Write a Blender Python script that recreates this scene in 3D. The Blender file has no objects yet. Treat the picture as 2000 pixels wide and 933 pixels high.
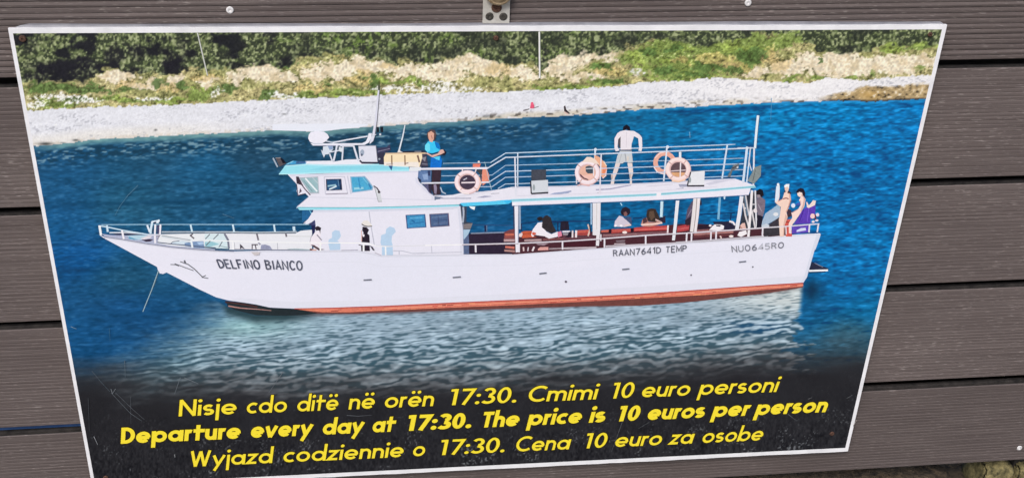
import bpy, math, random
import numpy as np
from mathutils import Matrix, Vector

# ------------------------------------------------------------------ camera, sky, sun, exposure
SC = bpy.context.scene
COL = SC.collection
Z0 = 0.42                                   # height of the sign's centre above the ground
W, H = 1.0, 1.0 / 1.63994                   # the sign board, metres
FOC, PPX, PPY = 2284.33, 1000.0, 466.5      # lens in photo pixels (2000 px wide)
RM = np.array([[0.9923, 0.03825518, 0.11780175], [-0.02575657, -0.86657886, 0.49837504], [0.12114997, -0.49757173, -0.85892088]])
U_, S_, V_ = np.linalg.svd(RM); RM = U_ @ V_
CC = np.array([-0.14393422, 0.72753662, 1.17859962])   # camera in sign axes: along, up, out of the wall

def uvn(u, v, n):                           # sign axes -> world
    return (u, -n, v + Z0)

cd = bpy.data.cameras.new('camera'); cam = bpy.data.objects.new('camera', cd); COL.objects.link(cam)
cd.sensor_width = 36.0; cd.sensor_fit = 'HORIZONTAL'; cd.lens = FOC / 2000 * 36.0
cd.clip_start = 0.01; cd.clip_end = 500
def _w(a): return Vector((a[0], -a[2], a[1]))
rx, dn, fw = _w(RM[0]), _w(RM[1]), _w(RM[2])
cam.matrix_world = Matrix(((rx.x, -dn.x, -fw.x, CC[0]), (rx.y, -dn.y, -fw.y, -CC[2]), (rx.z, -dn.z, -fw.z, CC[1] + Z0), (0, 0, 0, 1)))
SC.camera = cam

SUN_EL, SUN_AZ = math.radians(48), math.radians(-152)     # from in front of the wall, a little to the left
wd = bpy.data.worlds.new('World'); SC.world = wd; wd.use_nodes = True
nt = wd.node_tree; bg = nt.nodes['Background']
sky = nt.nodes.new('ShaderNodeTexSky'); sky.sky_type = 'NISHITA'; sky.sun_disc = False
sky.sun_elevation = SUN_EL; sky.sun_rotation = SUN_AZ; sky.dust_density = 3.0; sky.air_density = 1.0; sky.ozone_density = 1.0
nt.links.new(sky.outputs[0], bg.inputs[0]); bg.inputs[1].default_value = 0.10
sl = bpy.data.lights.new('sun', 'SUN'); sun = bpy.data.objects.new('sun', sl); COL.objects.link(sun)
sl.energy = 1.4; sl.angle = math.radians(20); sl.color = (1.0, 0.965, 0.93)
sd = Vector((math.sin(SUN_AZ) * math.cos(SUN_EL), math.cos(SUN_AZ) * math.cos(SUN_EL), math.sin(SUN_EL)))
sun.rotation_euler = sd.to_track_quat('Z', 'Y').to_euler(); sun.location = sd * 6
SC.view_settings.view_transform = 'Standard'; SC.view_settings.look = 'None'
SC.view_settings.exposure = 0.74; SC.view_settings.gamma = 1.0; SC.view_settings.use_curve_mapping = False

# ------------------------------------------------------------------ helpers
KI = np.linalg.inv(np.array([[FOC, 0, PPX], [0, FOC, PPY], [0, 0, 1.0]]))
def plane(px, py, n=0.0):                   # photo pixel -> (u, v) on the plane n
    px = np.asarray(px, float); py = np.asarray(py, float)
    d = np.stack([px, py, np.ones_like(px)], -1) @ KI.T @ RM
    s = (n - CC[2]) / d[..., 2]
    return CC[0] + s * d[..., 0], CC[1] + s * d[..., 1]
def pixel(u, v):                            # sign plane -> photo pixel
    p = np.stack([u - CC[0], v - CC[1], np.zeros_like(u) - CC[2]], -1) @ RM.T
    return FOC * p[..., 0] / p[..., 2] + PPX, FOC * p[..., 1] / p[..., 2] + PPY

def lin(c):
    c = np.asarray(c, float) / 255.0
    return np.where(c <= 0.04045, c / 12.92, ((c + 0.055) / 1.055) ** 2.4)
INK_GAIN = np.array([1.0, 1.0, 1.0]); INK_LIFT = 0.010
def ink(c):                                 # printed colour as seen in the photo -> reflectance
    return np.clip((lin(c) - INK_LIFT) * INK_GAIN, 0.002, 0.86)

def empty(name, loc, parent=None):
    o = bpy.data.objects.new(name, None); COL.objects.link(o); o.location = loc; o.empty_display_size = 0.05
    if parent: o.parent = parent; o.matrix_parent_inverse = parent.matrix_world.inverted()
    return o
def tag(o, label=None, cat=None, group=None, kind=None):
    if label: o['label'] = label
    if cat: o['category'] = cat
    if group: o['group'] = group
    if kind: o['kind'] = kind
    return o
BASE = {}
def obj(name, verts, faces, mat, parent=None, smooth=False, origin=(0, 0, 0)):
    m = bpy.data.meshes.new(name); m.from_pydata(verts, [], faces); m.update()
    if smooth: m.polygons.foreach_set('use_smooth', [True] * len(m.polygons))
    if mat: m.materials.append(mat)
    o = bpy.data.objects.new(name, m); COL.objects.link(o)
    if parent is not None: o.parent = parent; 
    return o
def setparent(o, parent, off):              # world-space vertices, parent is an empty at off
    o.parent = parent; o.matrix_parent_inverse = Matrix.Translation(-Vector(off))

def nodes(name):
    m = bpy.data.materials.new(name); m.use_nodes = True
    t = m.node_tree; b = t.nodes['Principled BSDF']
    return m, t, b
def N(t, kind, **kw):
    n = t.nodes.new(kind)
    for k, v in kw.items():
        if k in n.inputs: n.inputs[k].default_value = v
        else: setattr(n, k, v)
    return n
def ramp(t, src, stops):
    r = t.nodes.new('ShaderNodeValToRGB'); e = r.color_ramp.elements
    while len(e) > 1: e.remove(e[-1])
    for i, (p, c) in enumerate(stops):
        q = e[0] if i == 0 else e.new(p)
        q.position = p; q.color = (*c, 1) if len(c) == 3 else c
    t.links.new(src, r.inputs[0]); return r

# ------------------------------------------------------------------ materials
def mat_plank():
    m, t, b = nodes('composite_plank')
    oi = N(t, 'ShaderNodeObjectInfo'); tc = N(t, 'ShaderNodeTexCoord')
    off = N(t, 'ShaderNodeVectorMath', operation='SCALE'); off.inputs[0].default_value = (7.3, 3.1, 5.7); t.links.new(oi.outputs['Random'], off.inputs['Scale'])
    add = N(t, 'ShaderNodeVectorMath', operation='ADD'); t.links.new(tc.outputs['Object'], add.inputs[0]); t.links.new(off.outputs[0], add.inputs[1])
    def stretched(sx, sz, sc, det=4, rough=.6):
        mp = N(t, 'ShaderNodeMapping'); mp.inputs['Scale'].default_value = (sx, 40, sz); t.links.new(add.outputs[0], mp.inputs[0])
        n = N(t, 'ShaderNodeTexNoise', Scale=sc, Detail=det, Roughness=rough); t.links.new(mp.outputs[0], n.inputs['Vector']); return n
    fib = stretched(9, 460, 1.0, 4, .6)        # long brushed fibres
    fleck = stretched(85, 640, 1.0, 2, .5)       # short pale flecks
    blot = stretched(3, 7, 1.0, 3, .55)          # weathered patches
    fine = stretched(500, 900, 1.0, 2, .6)
    base = ramp(t, fib.outputs['Fac'], [(.28, (.081, .065, .062)), (.5, (.104, .085, .081)), (.74, (.130, .108, .103))])
    fr = ramp(t, fleck.outputs['Fac'], [(.60, (0, 0, 0)), (.70, (1, 1, 1))])
    mix = N(t, 'ShaderNodeMix', data_type='RGBA'); mix.inputs['B'].default_value = (.30, .265, .25, 1)
    fm = N(t, 'ShaderNodeMath', operation='MULTIPLY'); fm.inputs[1].default_value = .55
    bm_ = ramp(t, blot.outputs['Fac'], [(.35, (.25, .25, .25)), (.65, (1, 1, 1))])
    f2 = N(t, 'ShaderNodeMath', operation='MULTIPLY'); t.links.new(fr.outputs[0], f2.inputs[0]); t.links.new(bm_.outputs[0], f2.inputs[1])
    t.links.new(f2.outputs[0], fm.inputs[0]); t.links.new(fm.outputs[0], mix.inputs['Factor']); t.links.new(base.outputs[0], mix.inputs['A'])
    wr = ramp(t, blot.outputs['Fac'], [(.3, (.86, .84, .84)), (.7, (1.12, 1.11, 1.10))])
    mul = N(t, 'ShaderNodeMix', data_type='RGBA', blend_type='MULTIPLY'); mul.inputs['Factor'].default_value = 1
    t.links.new(mix.outputs['Result'], mul.inputs['A']); t.links.new(wr.outputs[0], mul.inputs['B'])
    tone = N(t, 'ShaderNodeMapRange'); tone.inputs['To Min'].default_value = .92; tone.inputs['To Max'].default_value = 1.07; t.links.new(oi.outputs['Random'], tone.inputs['Value'])
    tm = N(t, 'ShaderNodeVectorMath', operation='SCALE'); t.links.new(mul.outputs['Result'], tm.inputs[0]); t.links.new(tone.outputs[0], tm.inputs['Scale'])
    t.links.new(tm.outputs[0], b.inputs['Base Color'])
    b.inputs['Roughness'].default_value = .72; b.inputs['Specular IOR Level'].default_value = .3
    bu = N(t, 'ShaderNodeBump', Strength=.55, Distance=.0006)
    ad = N(t, 'ShaderNodeMath', operation='ADD'); t.links.new(fib.outputs['Fac'], ad.inputs[0])
    hf = N(t, 'ShaderNodeMath', operation='MULTIPLY'); hf.inputs[1].default_value = .45; t.links.new(fine.outputs['Fac'], hf.inputs[0]); t.links.new(hf.outputs[0], ad.inputs[1])
    t.links.new(ad.outputs[0], bu.inputs['Height']); t.links.new(bu.outputs[0], b.inputs['Normal'])
    return m
def mat_noise(name, c0, c1, scale, rough=.7, metal=0., bump=.3, dist=.001, spec=.4):
    m, t, b = nodes(name); tc = N(t, 'ShaderNodeTexCoord')
    n = N(t, 'ShaderNodeTexNoise', Scale=scale, Detail=6., Roughness=.65); t.links.new(tc.outputs['Object'], n.inputs['Vector'])
    r = ramp(t, n.outputs['Fac'], [(.32, c0), (.68, c1)]); t.links.new(r.outputs[0], b.inputs['Base Color'])
    b.inputs['Roughness'].default_value = rough; b.inputs['Metallic'].default_value = metal; b.inputs['Specular IOR Level'].default_value = spec
    if bump:
        bu = N(t, 'ShaderNodeBump', Strength=bump, Distance=dist); t.links.new(n.outputs['Fac'], bu.inputs['Height']); t.links.new(bu.outputs[0], b.inputs['Normal'])
    return m
def mat_print():
    m, t, b = nodes('printed_ink'); tc = N(t, 'ShaderNodeTexCoord')
    at = N(t, 'ShaderNodeAttribute', attribute_name='ink')
    n = N(t, 'ShaderNodeTexNoise', Scale=420., Detail=3., Roughness=.6); t.links.new(tc.outputs['Object'], n.inputs['Vector'])
    n2 = N(t, 'ShaderNodeTexNoise', Scale=9., Detail=4., Roughness=.6); t.links.new(tc.outputs['Object'], n2.inputs['Vector'])
    r = ramp(t, n.outputs['Fac'], [(.3, (.985, .985, .985)), (.7, (1.01, 1.01, 1.01))])
    mu = N(t, 'ShaderNodeMix', data_type='RGBA', blend_type='MULTIPLY'); mu.inputs['Factor'].default_value = 1
    t.links.new(at.outputs['Color'], mu.inputs['A']); t.links.new(r.outputs[0], mu.inputs['B'])
    t.links.new(mu.outputs['Result'], b.inputs['Base Color'])
    rr = ramp(t, n2.outputs['Fac'], [(.3, (.34, .34, .34)), (.7, (.50, .50, .50))]); t.links.new(rr.outputs[0], b.inputs['Roughness'])
    b.inputs['Specular IOR Level'].default_value = .30
    return m
M_PLANK = mat_plank()
M_PRINT = mat_print()
def mat_shape():
    m, t, b = nodes('printed_ink_shapes'); tc = N(t, 'ShaderNodeTexCoord'); at = N(t, 'ShaderNodeAttribute', attribute_name='ink')
    fac = None
    for sc, w_ in ((520., .5), (170., .32), (36., .18)):
        n = N(t, 'ShaderNodeTexNoise', Scale=sc, Detail=2., Roughness=.6); t.links.new(tc.outputs['Object'], n.inputs['Vector'])
        q_ = N(t, 'ShaderNodeMath', operation='MULTIPLY_ADD'); q_.inputs[1].default_value = w_; q_.inputs[2].default_value = -w_ / 2; t.links.new(n.outputs['Fac'], q_.inputs[0])
        if fac is None: fac = q_
        else:
            a_ = N(t, 'ShaderNodeMath', operation='ADD'); t.links.new(fac.outputs[0], a_.inputs[0]); t.links.new(q_.outputs[0], a_.inputs[1]); fac = a_
    lum = N(t, 'ShaderNodeRGBToBW'); t.links.new(at.outputs['Color'], lum.inputs[0])
    am = N(t, 'ShaderNodeMapRange'); am.inputs['From Max'].default_value = .6; am.inputs['To Min'].default_value = 2.0; am.inputs['To Max'].default_value = .22; t.links.new(lum.outputs[0], am.inputs['Value'])
    k = N(t, 'ShaderNodeMath', operation='MULTIPLY_ADD'); k.inputs[2].default_value = 1.0; t.links.new(fac.outputs[0], k.inputs[0]); t.links.new(am.outputs[0], k.inputs[1])
    sc_ = N(t, 'ShaderNodeVectorMath', operation='SCALE'); t.links.new(at.outputs['Color'], sc_.inputs[0]); t.links.new(k.outputs[0], sc_.inputs['Scale'])
    t.links.new(sc_.outputs[0], b.inputs['Base Color']); b.inputs['Roughness'].default_value = .42; b.inputs['Specular IOR Level'].default_value = .30
    return m
M_SHAPE = mat_shape()
M_WHITE = mat_noise('white_board', (.68, .68, .70), (.83, .83, .85), 34, .45, 0, .05, .0004)
M_EDGE = mat_noise('grey_folded_edge', (.17, .17, .192), (.26, .26, .285), 60, .5, 0, .1, .0005)
M_ALU = mat_noise('dull_aluminium', (.46, .44, .40), (.62, .60, .56), 120, .5, .35, .15, .0004)
M_RUST = mat_noise('rusty_screw', (.025, .014, .010), (.13, .062, .040), 700, .85, 0, .6, .0008)
M_DARK = mat_noise('dark_steel', (.03, .028, .024), (.10, .09, .08), 600, .5, .4, .4, .0006)
M_PALE = mat_noise('pale_screw_steel', (.55, .54, .54), (.80, .79, .79), 500, .45, .1, .3, .0004)
M_BRASS = mat_noise('tarnished_brass', (.20, .14, .08), (.50, .40, .27), 130, .45, .35, .3, .0005)
M_SOIL = mat_noise('brown_earth', (.014, .010, .007), (.125, .092, .058), 90, .95, 0, .9, .01)
M_MOSS = mat_noise('mossy_stone', (.03, .028, .012), (.27, .225, .10), 110, .9, 0, .8, .004)
M_BLUE = mat_noise('blue_paint', (.02, .06, .17), (.04, .10, .26), 30, .6, 0, .1, .0005)
M_GAPSHADE = mat_noise('gap_shade_weathered_edge', (.010, .009, .009), (.050, .043, .040), 90, .9, 0, .5, .001)  # shade of the plank gaps put into the colour, along with edge weathering
M_BACK = mat_noise('dark_timber', (.012, .010, .009), (.03, .026, .023), 20, .9, 0, .2, .002)

# ------------------------------------------------------------------ ground
g = obj('ground', [(-60, -60, 0), (60, -60, 0), (60, 60, 0), (-60, 60, 0)], [(0, 1, 2, 3)], M_SOIL); tag(g, kind='structure')
rng = random.Random(4)
def pebble(name, c, r, sq, mat, seed):
    rr = random.Random(seed); vs = []; fs = []; nu, nv = 9, 5
    for j in range(nv + 1):
        th = math.pi * j / nv
        for i in range(nu):
            ph = 2 * math.pi * i / nu; k = 1 + rr.uniform(-.16, .16)
            vs.append((c[0] + r[0] * k * math.sin(th) * math.cos(ph), c[1] + r[1] * k * math.sin(th) * math.sin(ph), c[2] + r[2] * k * math.cos(th)))
    for j in range(nv):
        for i in range(nu):
            a = j * nu + i; b_ = j * nu + (i + 1) % nu; fs.append((a, b_, b_ + nu, a + nu))
    o = obj(name, vs, fs, mat, smooth=True); return o

# ------------------------------------------------------------------ plank wall
PN = -0.010                                  # front of the planks, behind the sign's face
wall_o = (0.06, -PN, 0.0)
wall = empty('plank_wall', wall_o); tag(wall, 'wall of grey-brown grooved composite planks behind the boat poster', 'wall')
ROT = math.radians(0.62)
def wallpt(u, v, n):                         # planks run about 0.6 degrees off the sign
    return uvn(u * math.cos(ROT) - v * math.sin(ROT), u * math.sin(ROT) + v * math.cos(ROT), n)
def plank(v0, v1, period, depth, seed):
    rr = random.Random(seed)
    prof = [(v0, -.0255), (v0, -.0150), (v0 + .007, -.0145), (v0 + .007, -.0085), (v0, -.0080), (v0, -.0014), (v0 + .0012, 0)]
    v = v0 + .0045
    while v < v1 - .006 - period:
        d = depth * rr.uniform(.55, 1.25); w_ = period * rr.uniform(.24, .34); q = rr.uniform(-.12, .12) * depth
        prof += [(v, q), (v + w_ * .25, q - d * .75), (v + w_ * .6, q - d), (v + w_, q - d * .15), (v + (w_ + period) / 2, q + depth * .12)]
        v += period * rr.uniform(.95, 1.05)
    prof += [(v1 - .0010, 0), (v1 - .0002, -.0012), (v1 - .0004, -.0030), (v1 - .008, -.0034), (v1 - .008, -.0088), (v1 - .0005, -.0092), (v1 - .0010, -.0150), (v1 - .009, -.0160), (v1 - .009, -.0255)]
    xs = [-.95 + .1 * i for i in range(23)]
    vs = []; n = len(prof)
    for x in xs:
        wob = .0007 * math.sin(x * 3.1 + seed) ; wn = .0005 * math.sin(x * 4.7 + seed * 2)
        for i, (a, b_) in enumerate(prof):
            vs.append(wallpt(x, a + wob, PN + b_ + wn - .0005))
    fs = []
    for k in range(len(xs) - 1):
        for i in range(n - 1):
            a = k * n + i; fs.append((a, a + n, a + n + 1, a + 1))
        a = k * n; fs.append((a + n - 1, a + 2 * n - 1, a + n, a))
    fs.append(tuple(range(n))); fs.append(tuple(reversed(range((len(xs) - 1) * n, len(xs) * n))))
    o = obj('plank', vs, fs, M_PLANK); setparent(o, wall, wall_o); o.data.materials.append(M_GAPSHADE)
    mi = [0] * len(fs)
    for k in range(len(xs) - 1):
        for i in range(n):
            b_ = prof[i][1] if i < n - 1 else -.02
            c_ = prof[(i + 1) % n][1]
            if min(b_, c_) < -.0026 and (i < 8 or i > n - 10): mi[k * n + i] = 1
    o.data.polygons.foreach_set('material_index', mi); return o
SEAM = [0.4005, 0.2478, 0.0958, -0.0550, -0.2100, -0.3585]
GAP = .0102
planks = []
for k in range(5):
    per, dep = (.0064, .0018) if k == 0 else (.0050, .00036)
    g0 = GAP + (.0030 if k == 3 else 0); g1 = GAP + (.0030 if k == 4 else 0)
    planks.append(plank(SEAM[k + 1] + g0 / 2, SEAM[k] - g1 / 2, per, dep, 11 + k))
def lathe(name, u, v, n0, prof, mat, parent=None, off=None, seg=20, sub=None):
    vs = []; fs = []
    for (r, h) in prof:
        for i in range(seg):
            a = 2 * math.pi * i / seg; vs.append(uvn(u + r * math.cos(a), v + r * math.sin(a), n0 + h))
    m = len(prof)
    for j in range(m - 1):
        for i in range(seg):
            a = j * seg + i; b_ = j * seg + (i + 1) % seg; fs.append((a, b_, b_ + seg, a + seg))
    fs.append(tuple(range((m - 1) * seg, m * seg)))
    o = obj(name, vs, fs, mat, smooth=False)
    if parent is not None: setparent(o, parent, off)
    return o
SCREW = [(.0038, 0), (.0038, .0006), (.0033, .0011), (.0016, .0012), (.0014, .0004), (.0003, .0004)]
for (px, py, k) in ((449, 20, 0), (1461, 6, 0), (1991, 874, 4)):
    u, v = plane(px, py, PN)
    o = lathe('screw', float(u), float(v), PN - .0003, SCREW, M_PALE)
    o.parent = planks[k]; o.matrix_parent_inverse = Matrix.Identity(4)
def box(name, a, b_, mat, f=uvn):
    (u0, v0, n0), (u1, v1, n1) = a, b_
    vs = [f(u, v, n) for n in (n0, n1) for v in (v0, v1) for u in (u0, u1)]
    return obj(name, vs, [(0, 2, 3, 1), (4, 5, 7, 6), (0, 1, 5, 4), (2, 6, 7, 3), (0, 4, 6, 2), (1, 3, 7, 5)], mat)
for u0 in (-.80, -.08, .78):
    o = box('post', (u0, -Z0 - .05, -.115), (u0 + .07, .42, -.0367), M_BACK); setparent(o, wall, wall_o)
o = box('gap_shade_sheet', (-1.0, -.33, -.130), (1.25, .42, -.118), M_BACK); setparent(o, wall, wall_o)  # added dark sheet, stands in for the black shade behind the gaps
bl = box('blue_strip', (-.95, SEAM[4] - .0050, -.0335), (-.468, SEAM[4] + .0052, -.0215), M_BLUE, wallpt)
tag(bl, 'blue strip wedged in the lowest plank gap left of the poster', 'strip')

def rough_block(name, c, r, mat, seed, nseg=7):
    rr = random.Random(seed); vs = []; fs = []; idx = {}
    def vert(i, j, k):
        if (i, j, k) not in idx:
            p = [2 * t / nseg - 1 for t in (i, j, k)]
            q_ = sum(abs(t) ** 5 for t in p) ** .2; p = [t / max(q_, 1e-6) * .98 for t in p]
            kk = 1 + .07 * math.sin(5 * p[0] + seed) * math.sin(4 * p[2]) + rr.uniform(-.05, .05)
            idx[(i, j, k)] = len(vs); vs.append((c[0] + r[0] * kk * p[0], c[1] + r[1] * kk * p[1], c[2] + r[2] * kk * p[2]))
        return idx[(i, j, k)]
    for f in range(6):
        ax, sd_ = f // 2, (f % 2) * nseg
        for a_ in range(nseg):
            for b_ in range(nseg):
                def mk(x, y):
                    t = [x, y]; t.insert(ax, sd_); return vert(*t)
                fs.append((mk(a_, b_), mk(a_ + 1, b_), mk(a_ + 1, b_ + 1), mk(a_, b_ + 1)))
    return obj(name, vs, fs, mat, smooth=True)
st = rough_block('mossy_stone', uvn(.752, -.402, -.050), (.024, .03, .034), M_MOSS, 3, 12)
tag(st, 'yellow-green mossy stone under the planks, closest to the sign', 'stone', 'mossy stones under the wall')
st = rough_block('mossy_stone', uvn(.803, -.404, -.048), (.023, .03, .031), M_MOSS, 8, 12)
tag(st, 'mossy stone at the lower right corner, beside a dark crack', 'stone', 'mossy stones under the wall')
kb = rough_block('earth_bank', uvn(.43, -.432, -.06), (.27, .055, .050), M_SOIL, 5, 14)
tag(kb, 'low bank of bare brown earth under the bottom plank', 'earth')

# ------------------------------------------------------------------ hinge plate above the sign
bo = uvn(.02, .33, PN)
br = empty('hinge_plate', bo); tag(br, 'worn aluminium hinge plate with three dark screws above the poster', 'hinge')
(ua, va), (ub, vb) = [tuple(map(float, plane(x, y, PN + .003))) for x, y in ((942.5, 46), (997.5, -25))]
o = box('plate', (ua, va, PN + .0005), (ub, vb + .03, PN + .003), M_ALU); setparent(o, br, bo)
for (px, py, r, mt) in ((970, 15.5, .0056, M_RUST), (956.2, 32.5, .0044, M_DARK), (983, 33, .0044, M_DARK)):
    u, v = map(float, plane(px, py, PN + .0032))
    o = lathe('screw', u, v, PN + .0031, [(r, 0), (r, .0003), (r * .82, .0007), (r * .45, .0008), (r * .35, .0001), (r * .05, .0001)], mt, br, bo)
u, v = map(float, plane(975, -14, PN + .012))
lathe('knob', u, v, PN + .0031, [(.0150, 0), (.0150, .006), (.0142, .0075), (.0128, .008), (.0122, .0068), (.0108, .0068), (.0092, .0095), (.004, .0115)], M_BRASS, br, bo, 32)

# ------------------------------------------------------------------ the sign board
so = uvn(0, -H / 2, 0)
sign = empty('poster_sign', so)
tag(sign, 'large boat trip poster board with white border and yellow departure text', 'sign')
def spart(name, verts, faces, mat, parent=None, smooth=False):
    o = obj(name, verts, faces, mat, smooth=smooth)
    if parent is None: setparent(o, sign, so)
    else: o.parent = parent; o.matrix_parent_inverse = Matrix.Identity(4)
    return o
def panel():
    # board face sheet, 3 mm thick, slightly uneven edges
    vs = []; fs = []
    nx = 60; top = []; bot = []
    rr = random.Random(2)
    for i in range(nx + 1):
        u = -W / 2 + W * i / nx
        top.append((u, H / 2 + (rr.uniform(-.0003, .0003) if 0 < i < nx else 0)))
        bot.append((u, -H / 2 + (rr.uniform(-.0004, .0004) if 0 < i < nx else 0)))
    ring = bot + top[::-1]
    n = len(ring)
    for (u, v) in ring: vs.append(uvn(u, v, 0))
    for (u, v) in ring: vs.append(uvn(u, v, -.003))
    for i in range(nx): fs.append((i, i + 1, n - 2 - i, n - 1 - i))
    for i in range(nx): fs.append((n + i + 1, n + i, n + n - 1 - i, n + n - 2 - i))
    for i in range(n): fs.append(((i + 1) % n, i, n + i, n + (i + 1) % n))
    return spart('board', vs, fs, M_WHITE)
board = panel()
def flange():
    # folded top edge: wavy sheet running back to the planks, corners cut at a slant
    vs = []; fs = []; nx = 80; rr = random.Random(5)
    u0, u1 = -.4985, .499
    for i in range(nx + 1):
        f = i / nx; u = u0 + (u1 - u0) * f
        ub_ = (u0 + .017) + (u1 - .003 - u0 - .017) * f
        w1 = .0004 * math.sin(u * 9) + .0003 * math.sin(u * 23 + 1)
        vs += [uvn(u, H / 2 - .0022, -.0042), uvn(u * .5 + ub_ * .5, H / 2 + .0004 + w1, -.0060), uvn(ub_, H / 2 + .0010 + w1, -.0098), uvn(ub_, H / 2 - .0002 + w1, -.0098), uvn(u, H / 2 - .0040, -.0042)]
    for i in range(nx):
        for j in range(4):
            a = i * 5 + j; fs.append((a, a + 5, a + 6, a + 1))
        a = i * 5; fs.append((a + 4, a + 9, a + 5, a))
    return spart('folded_edge', vs, fs, M_EDGE)
flange()
for (u0, v0, u1, v1) in ((-.42, -.28, .42, -.25), (-.42, .22, .42, .25)):
    o = box('batten', (u0, v0, -.0096), (u1, v1, -.0031), M_BACK); setparent(o, sign, so)

# ------------------------------------------------------------------ noise for the printed picture
def vnoise(x, y, seed):
    xi = np.floor(x).astype(np.int64); yi = np.floor(y).astype(np.int64); fx = x - xi; fy = y - yi
    fx = fx * fx * (3 - 2 * fx); fy = fy * fy * (3 - 2 * fy)
    def h(a, b_):
        n = (a * 374761393 + b_ * 668265263 + seed * 1442695041) & 0xFFFFFFFF
        n = ((n ^ (n >> 13)) * 1274126177) & 0xFFFFFFFF
        n = ((n ^ (n >> 16)) * 2246822519) & 0xFFFFFFFF
        return ((n ^ (n >> 15)) & 0xFFFFFF) / float(0xFFFFFF)
    return (h(xi, yi) * (1 - fx) + h(xi + 1, yi) * fx) * (1 - fy) + (h(xi, yi + 1) * (1 - fx) + h(xi + 1, yi + 1) * fx) * fy
def fbm(x, y, seed, o=3, g_=.5):
    s = 0; a = 1; t = 0
    for k in range(o):
        s = s + a * vnoise(x * 2 ** k + 17.3 * k, y * 2 ** k + 9.1 * k, seed + k * 7); t += a; a *= g_
    return s / t
def ss(a, b_, x):
    t = np.clip((x - a) / (b_ - a), 0, 1); return t * t * (3 - 2 * t)
def mixc(c, d, t): return c * (1 - t[..., None]) + np.asarray(d, float) * t[..., None]

SHORE = np.array([(0, 292), (65, 285), (100, 283), (150, 277), (180, 273), (250, 269), (375, 263), (500, 257), (535, 254), (610, 256), (640, 254), (680, 250), (760, 246), (850, 240), (1000, 231), (1110, 226), (1200, 219), (1300, 211), (1400, 206), (1500, 201), (1600, 198), (1670, 197), (1700, 199), (1750, 196), (1850, 193)], float)
VEG = np.array([(0, 219), (55, 216), (125, 212), (250, 207), (375, 203), (500, 197), (600, 192), (700, 188), (760, 185), (900, 180), (1000, 178), (1100, 175), (1200, 170), (1240, 164), (1280, 159), (1340, 159), (1380, 153), (1440, 154), (1500, 160), (1560, 162), (1592, 160), (1612, 152), (1640, 154), (1680, 158), (1730, 152), (1770, 149), (1850, 145)], float)
TREE = np.array([(0, 160), (45, 162), (100, 160), (178, 157), (188, 146), (200, 136), (230, 132), (250, 144), (285, 150), (330, 142), (352, 146), (366, 132), (400, 134), (440, 136), (480, 132), (520, 126), (540, 132), (572, 131), (580, 118), (600, 116), (630, 112), (650, 104), (670, 106), (700, 112), (740, 115), (765, 126), (775, 112), (800, 120), (840, 124), (862, 112), (900, 110), (925, 108), (950, 116), (985, 124), (1010, 124), (1050, 122), (1062, 140), (1075, 118), (1100, 110), (1150, 103), (1180, 107), (1205, 100), (1230, 88), (1270, 78), (1330, 86), (1370, 92), (1420, 80), (1440, 74), (1470, 68), (1530, 66), (1565, 74), (1590, 92), (1625, 101), (1665, 103), (1700, 98), (1720, 88), (1760, 92), (1790, 84), (1850, 90)], float)
def pl(P, x): return np.interp(x, P[:, 0], P[:, 1])

SEA = np.array([(60, 330, 38, 82, 118), (100, 360, 38, 92, 135), (110, 430, 34, 92, 140), (150, 500, 30, 88, 145), (250, 545, 40, 88, 120), (250, 600, 34, 82, 128), (170, 660, 34, 84, 130), (300, 300, 40, 84, 114), (400, 330, 38, 92, 130), (250, 400, 42, 92, 122), (500, 400, 40, 92, 130), (550, 430, 36, 84, 122), (500, 300, 42, 78, 104), (700, 285, 42, 78, 104), (780, 285, 40, 82, 114), (900, 275, 44, 88, 120), (900, 310, 36, 90, 132), (1000, 275, 40, 86, 122), (1000, 340, 34, 86, 130), (1080, 250, 44, 92, 130), (1150, 270, 32, 106, 146), (1150, 330, 26, 92, 134), (1300, 250, 24, 116, 168), (1400, 250, 22, 126, 184), (1500, 230, 28, 136, 196), (1600, 220, 28, 136, 201), (1780, 220, 22, 126, 194), (1550, 300, 20, 120, 186), (1720, 320, 20, 120, 186), (1650, 420, 20, 116, 182), (1640, 500, 24, 118, 184), (1720, 470, 24, 126, 192), (1650, 570, 26, 112, 174), (1600, 600, 34, 106, 158), (1690, 600, 32, 120, 174), (1660, 650, 58, 100, 120), (1000, 430, 32, 88, 134), (1300, 420, 22, 106, 160), (1450, 410, 20, 114, 174), (1250, 340, 22, 92, 142), (1350, 340, 20, 100, 156), (1380, 300, 24, 112, 168)], float)
def blob(px, py, cx, cy, rx_, ry_): return np.exp(-(((px - cx) / rx_) ** 2 + ((py - cy) / ry_) ** 2))

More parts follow.
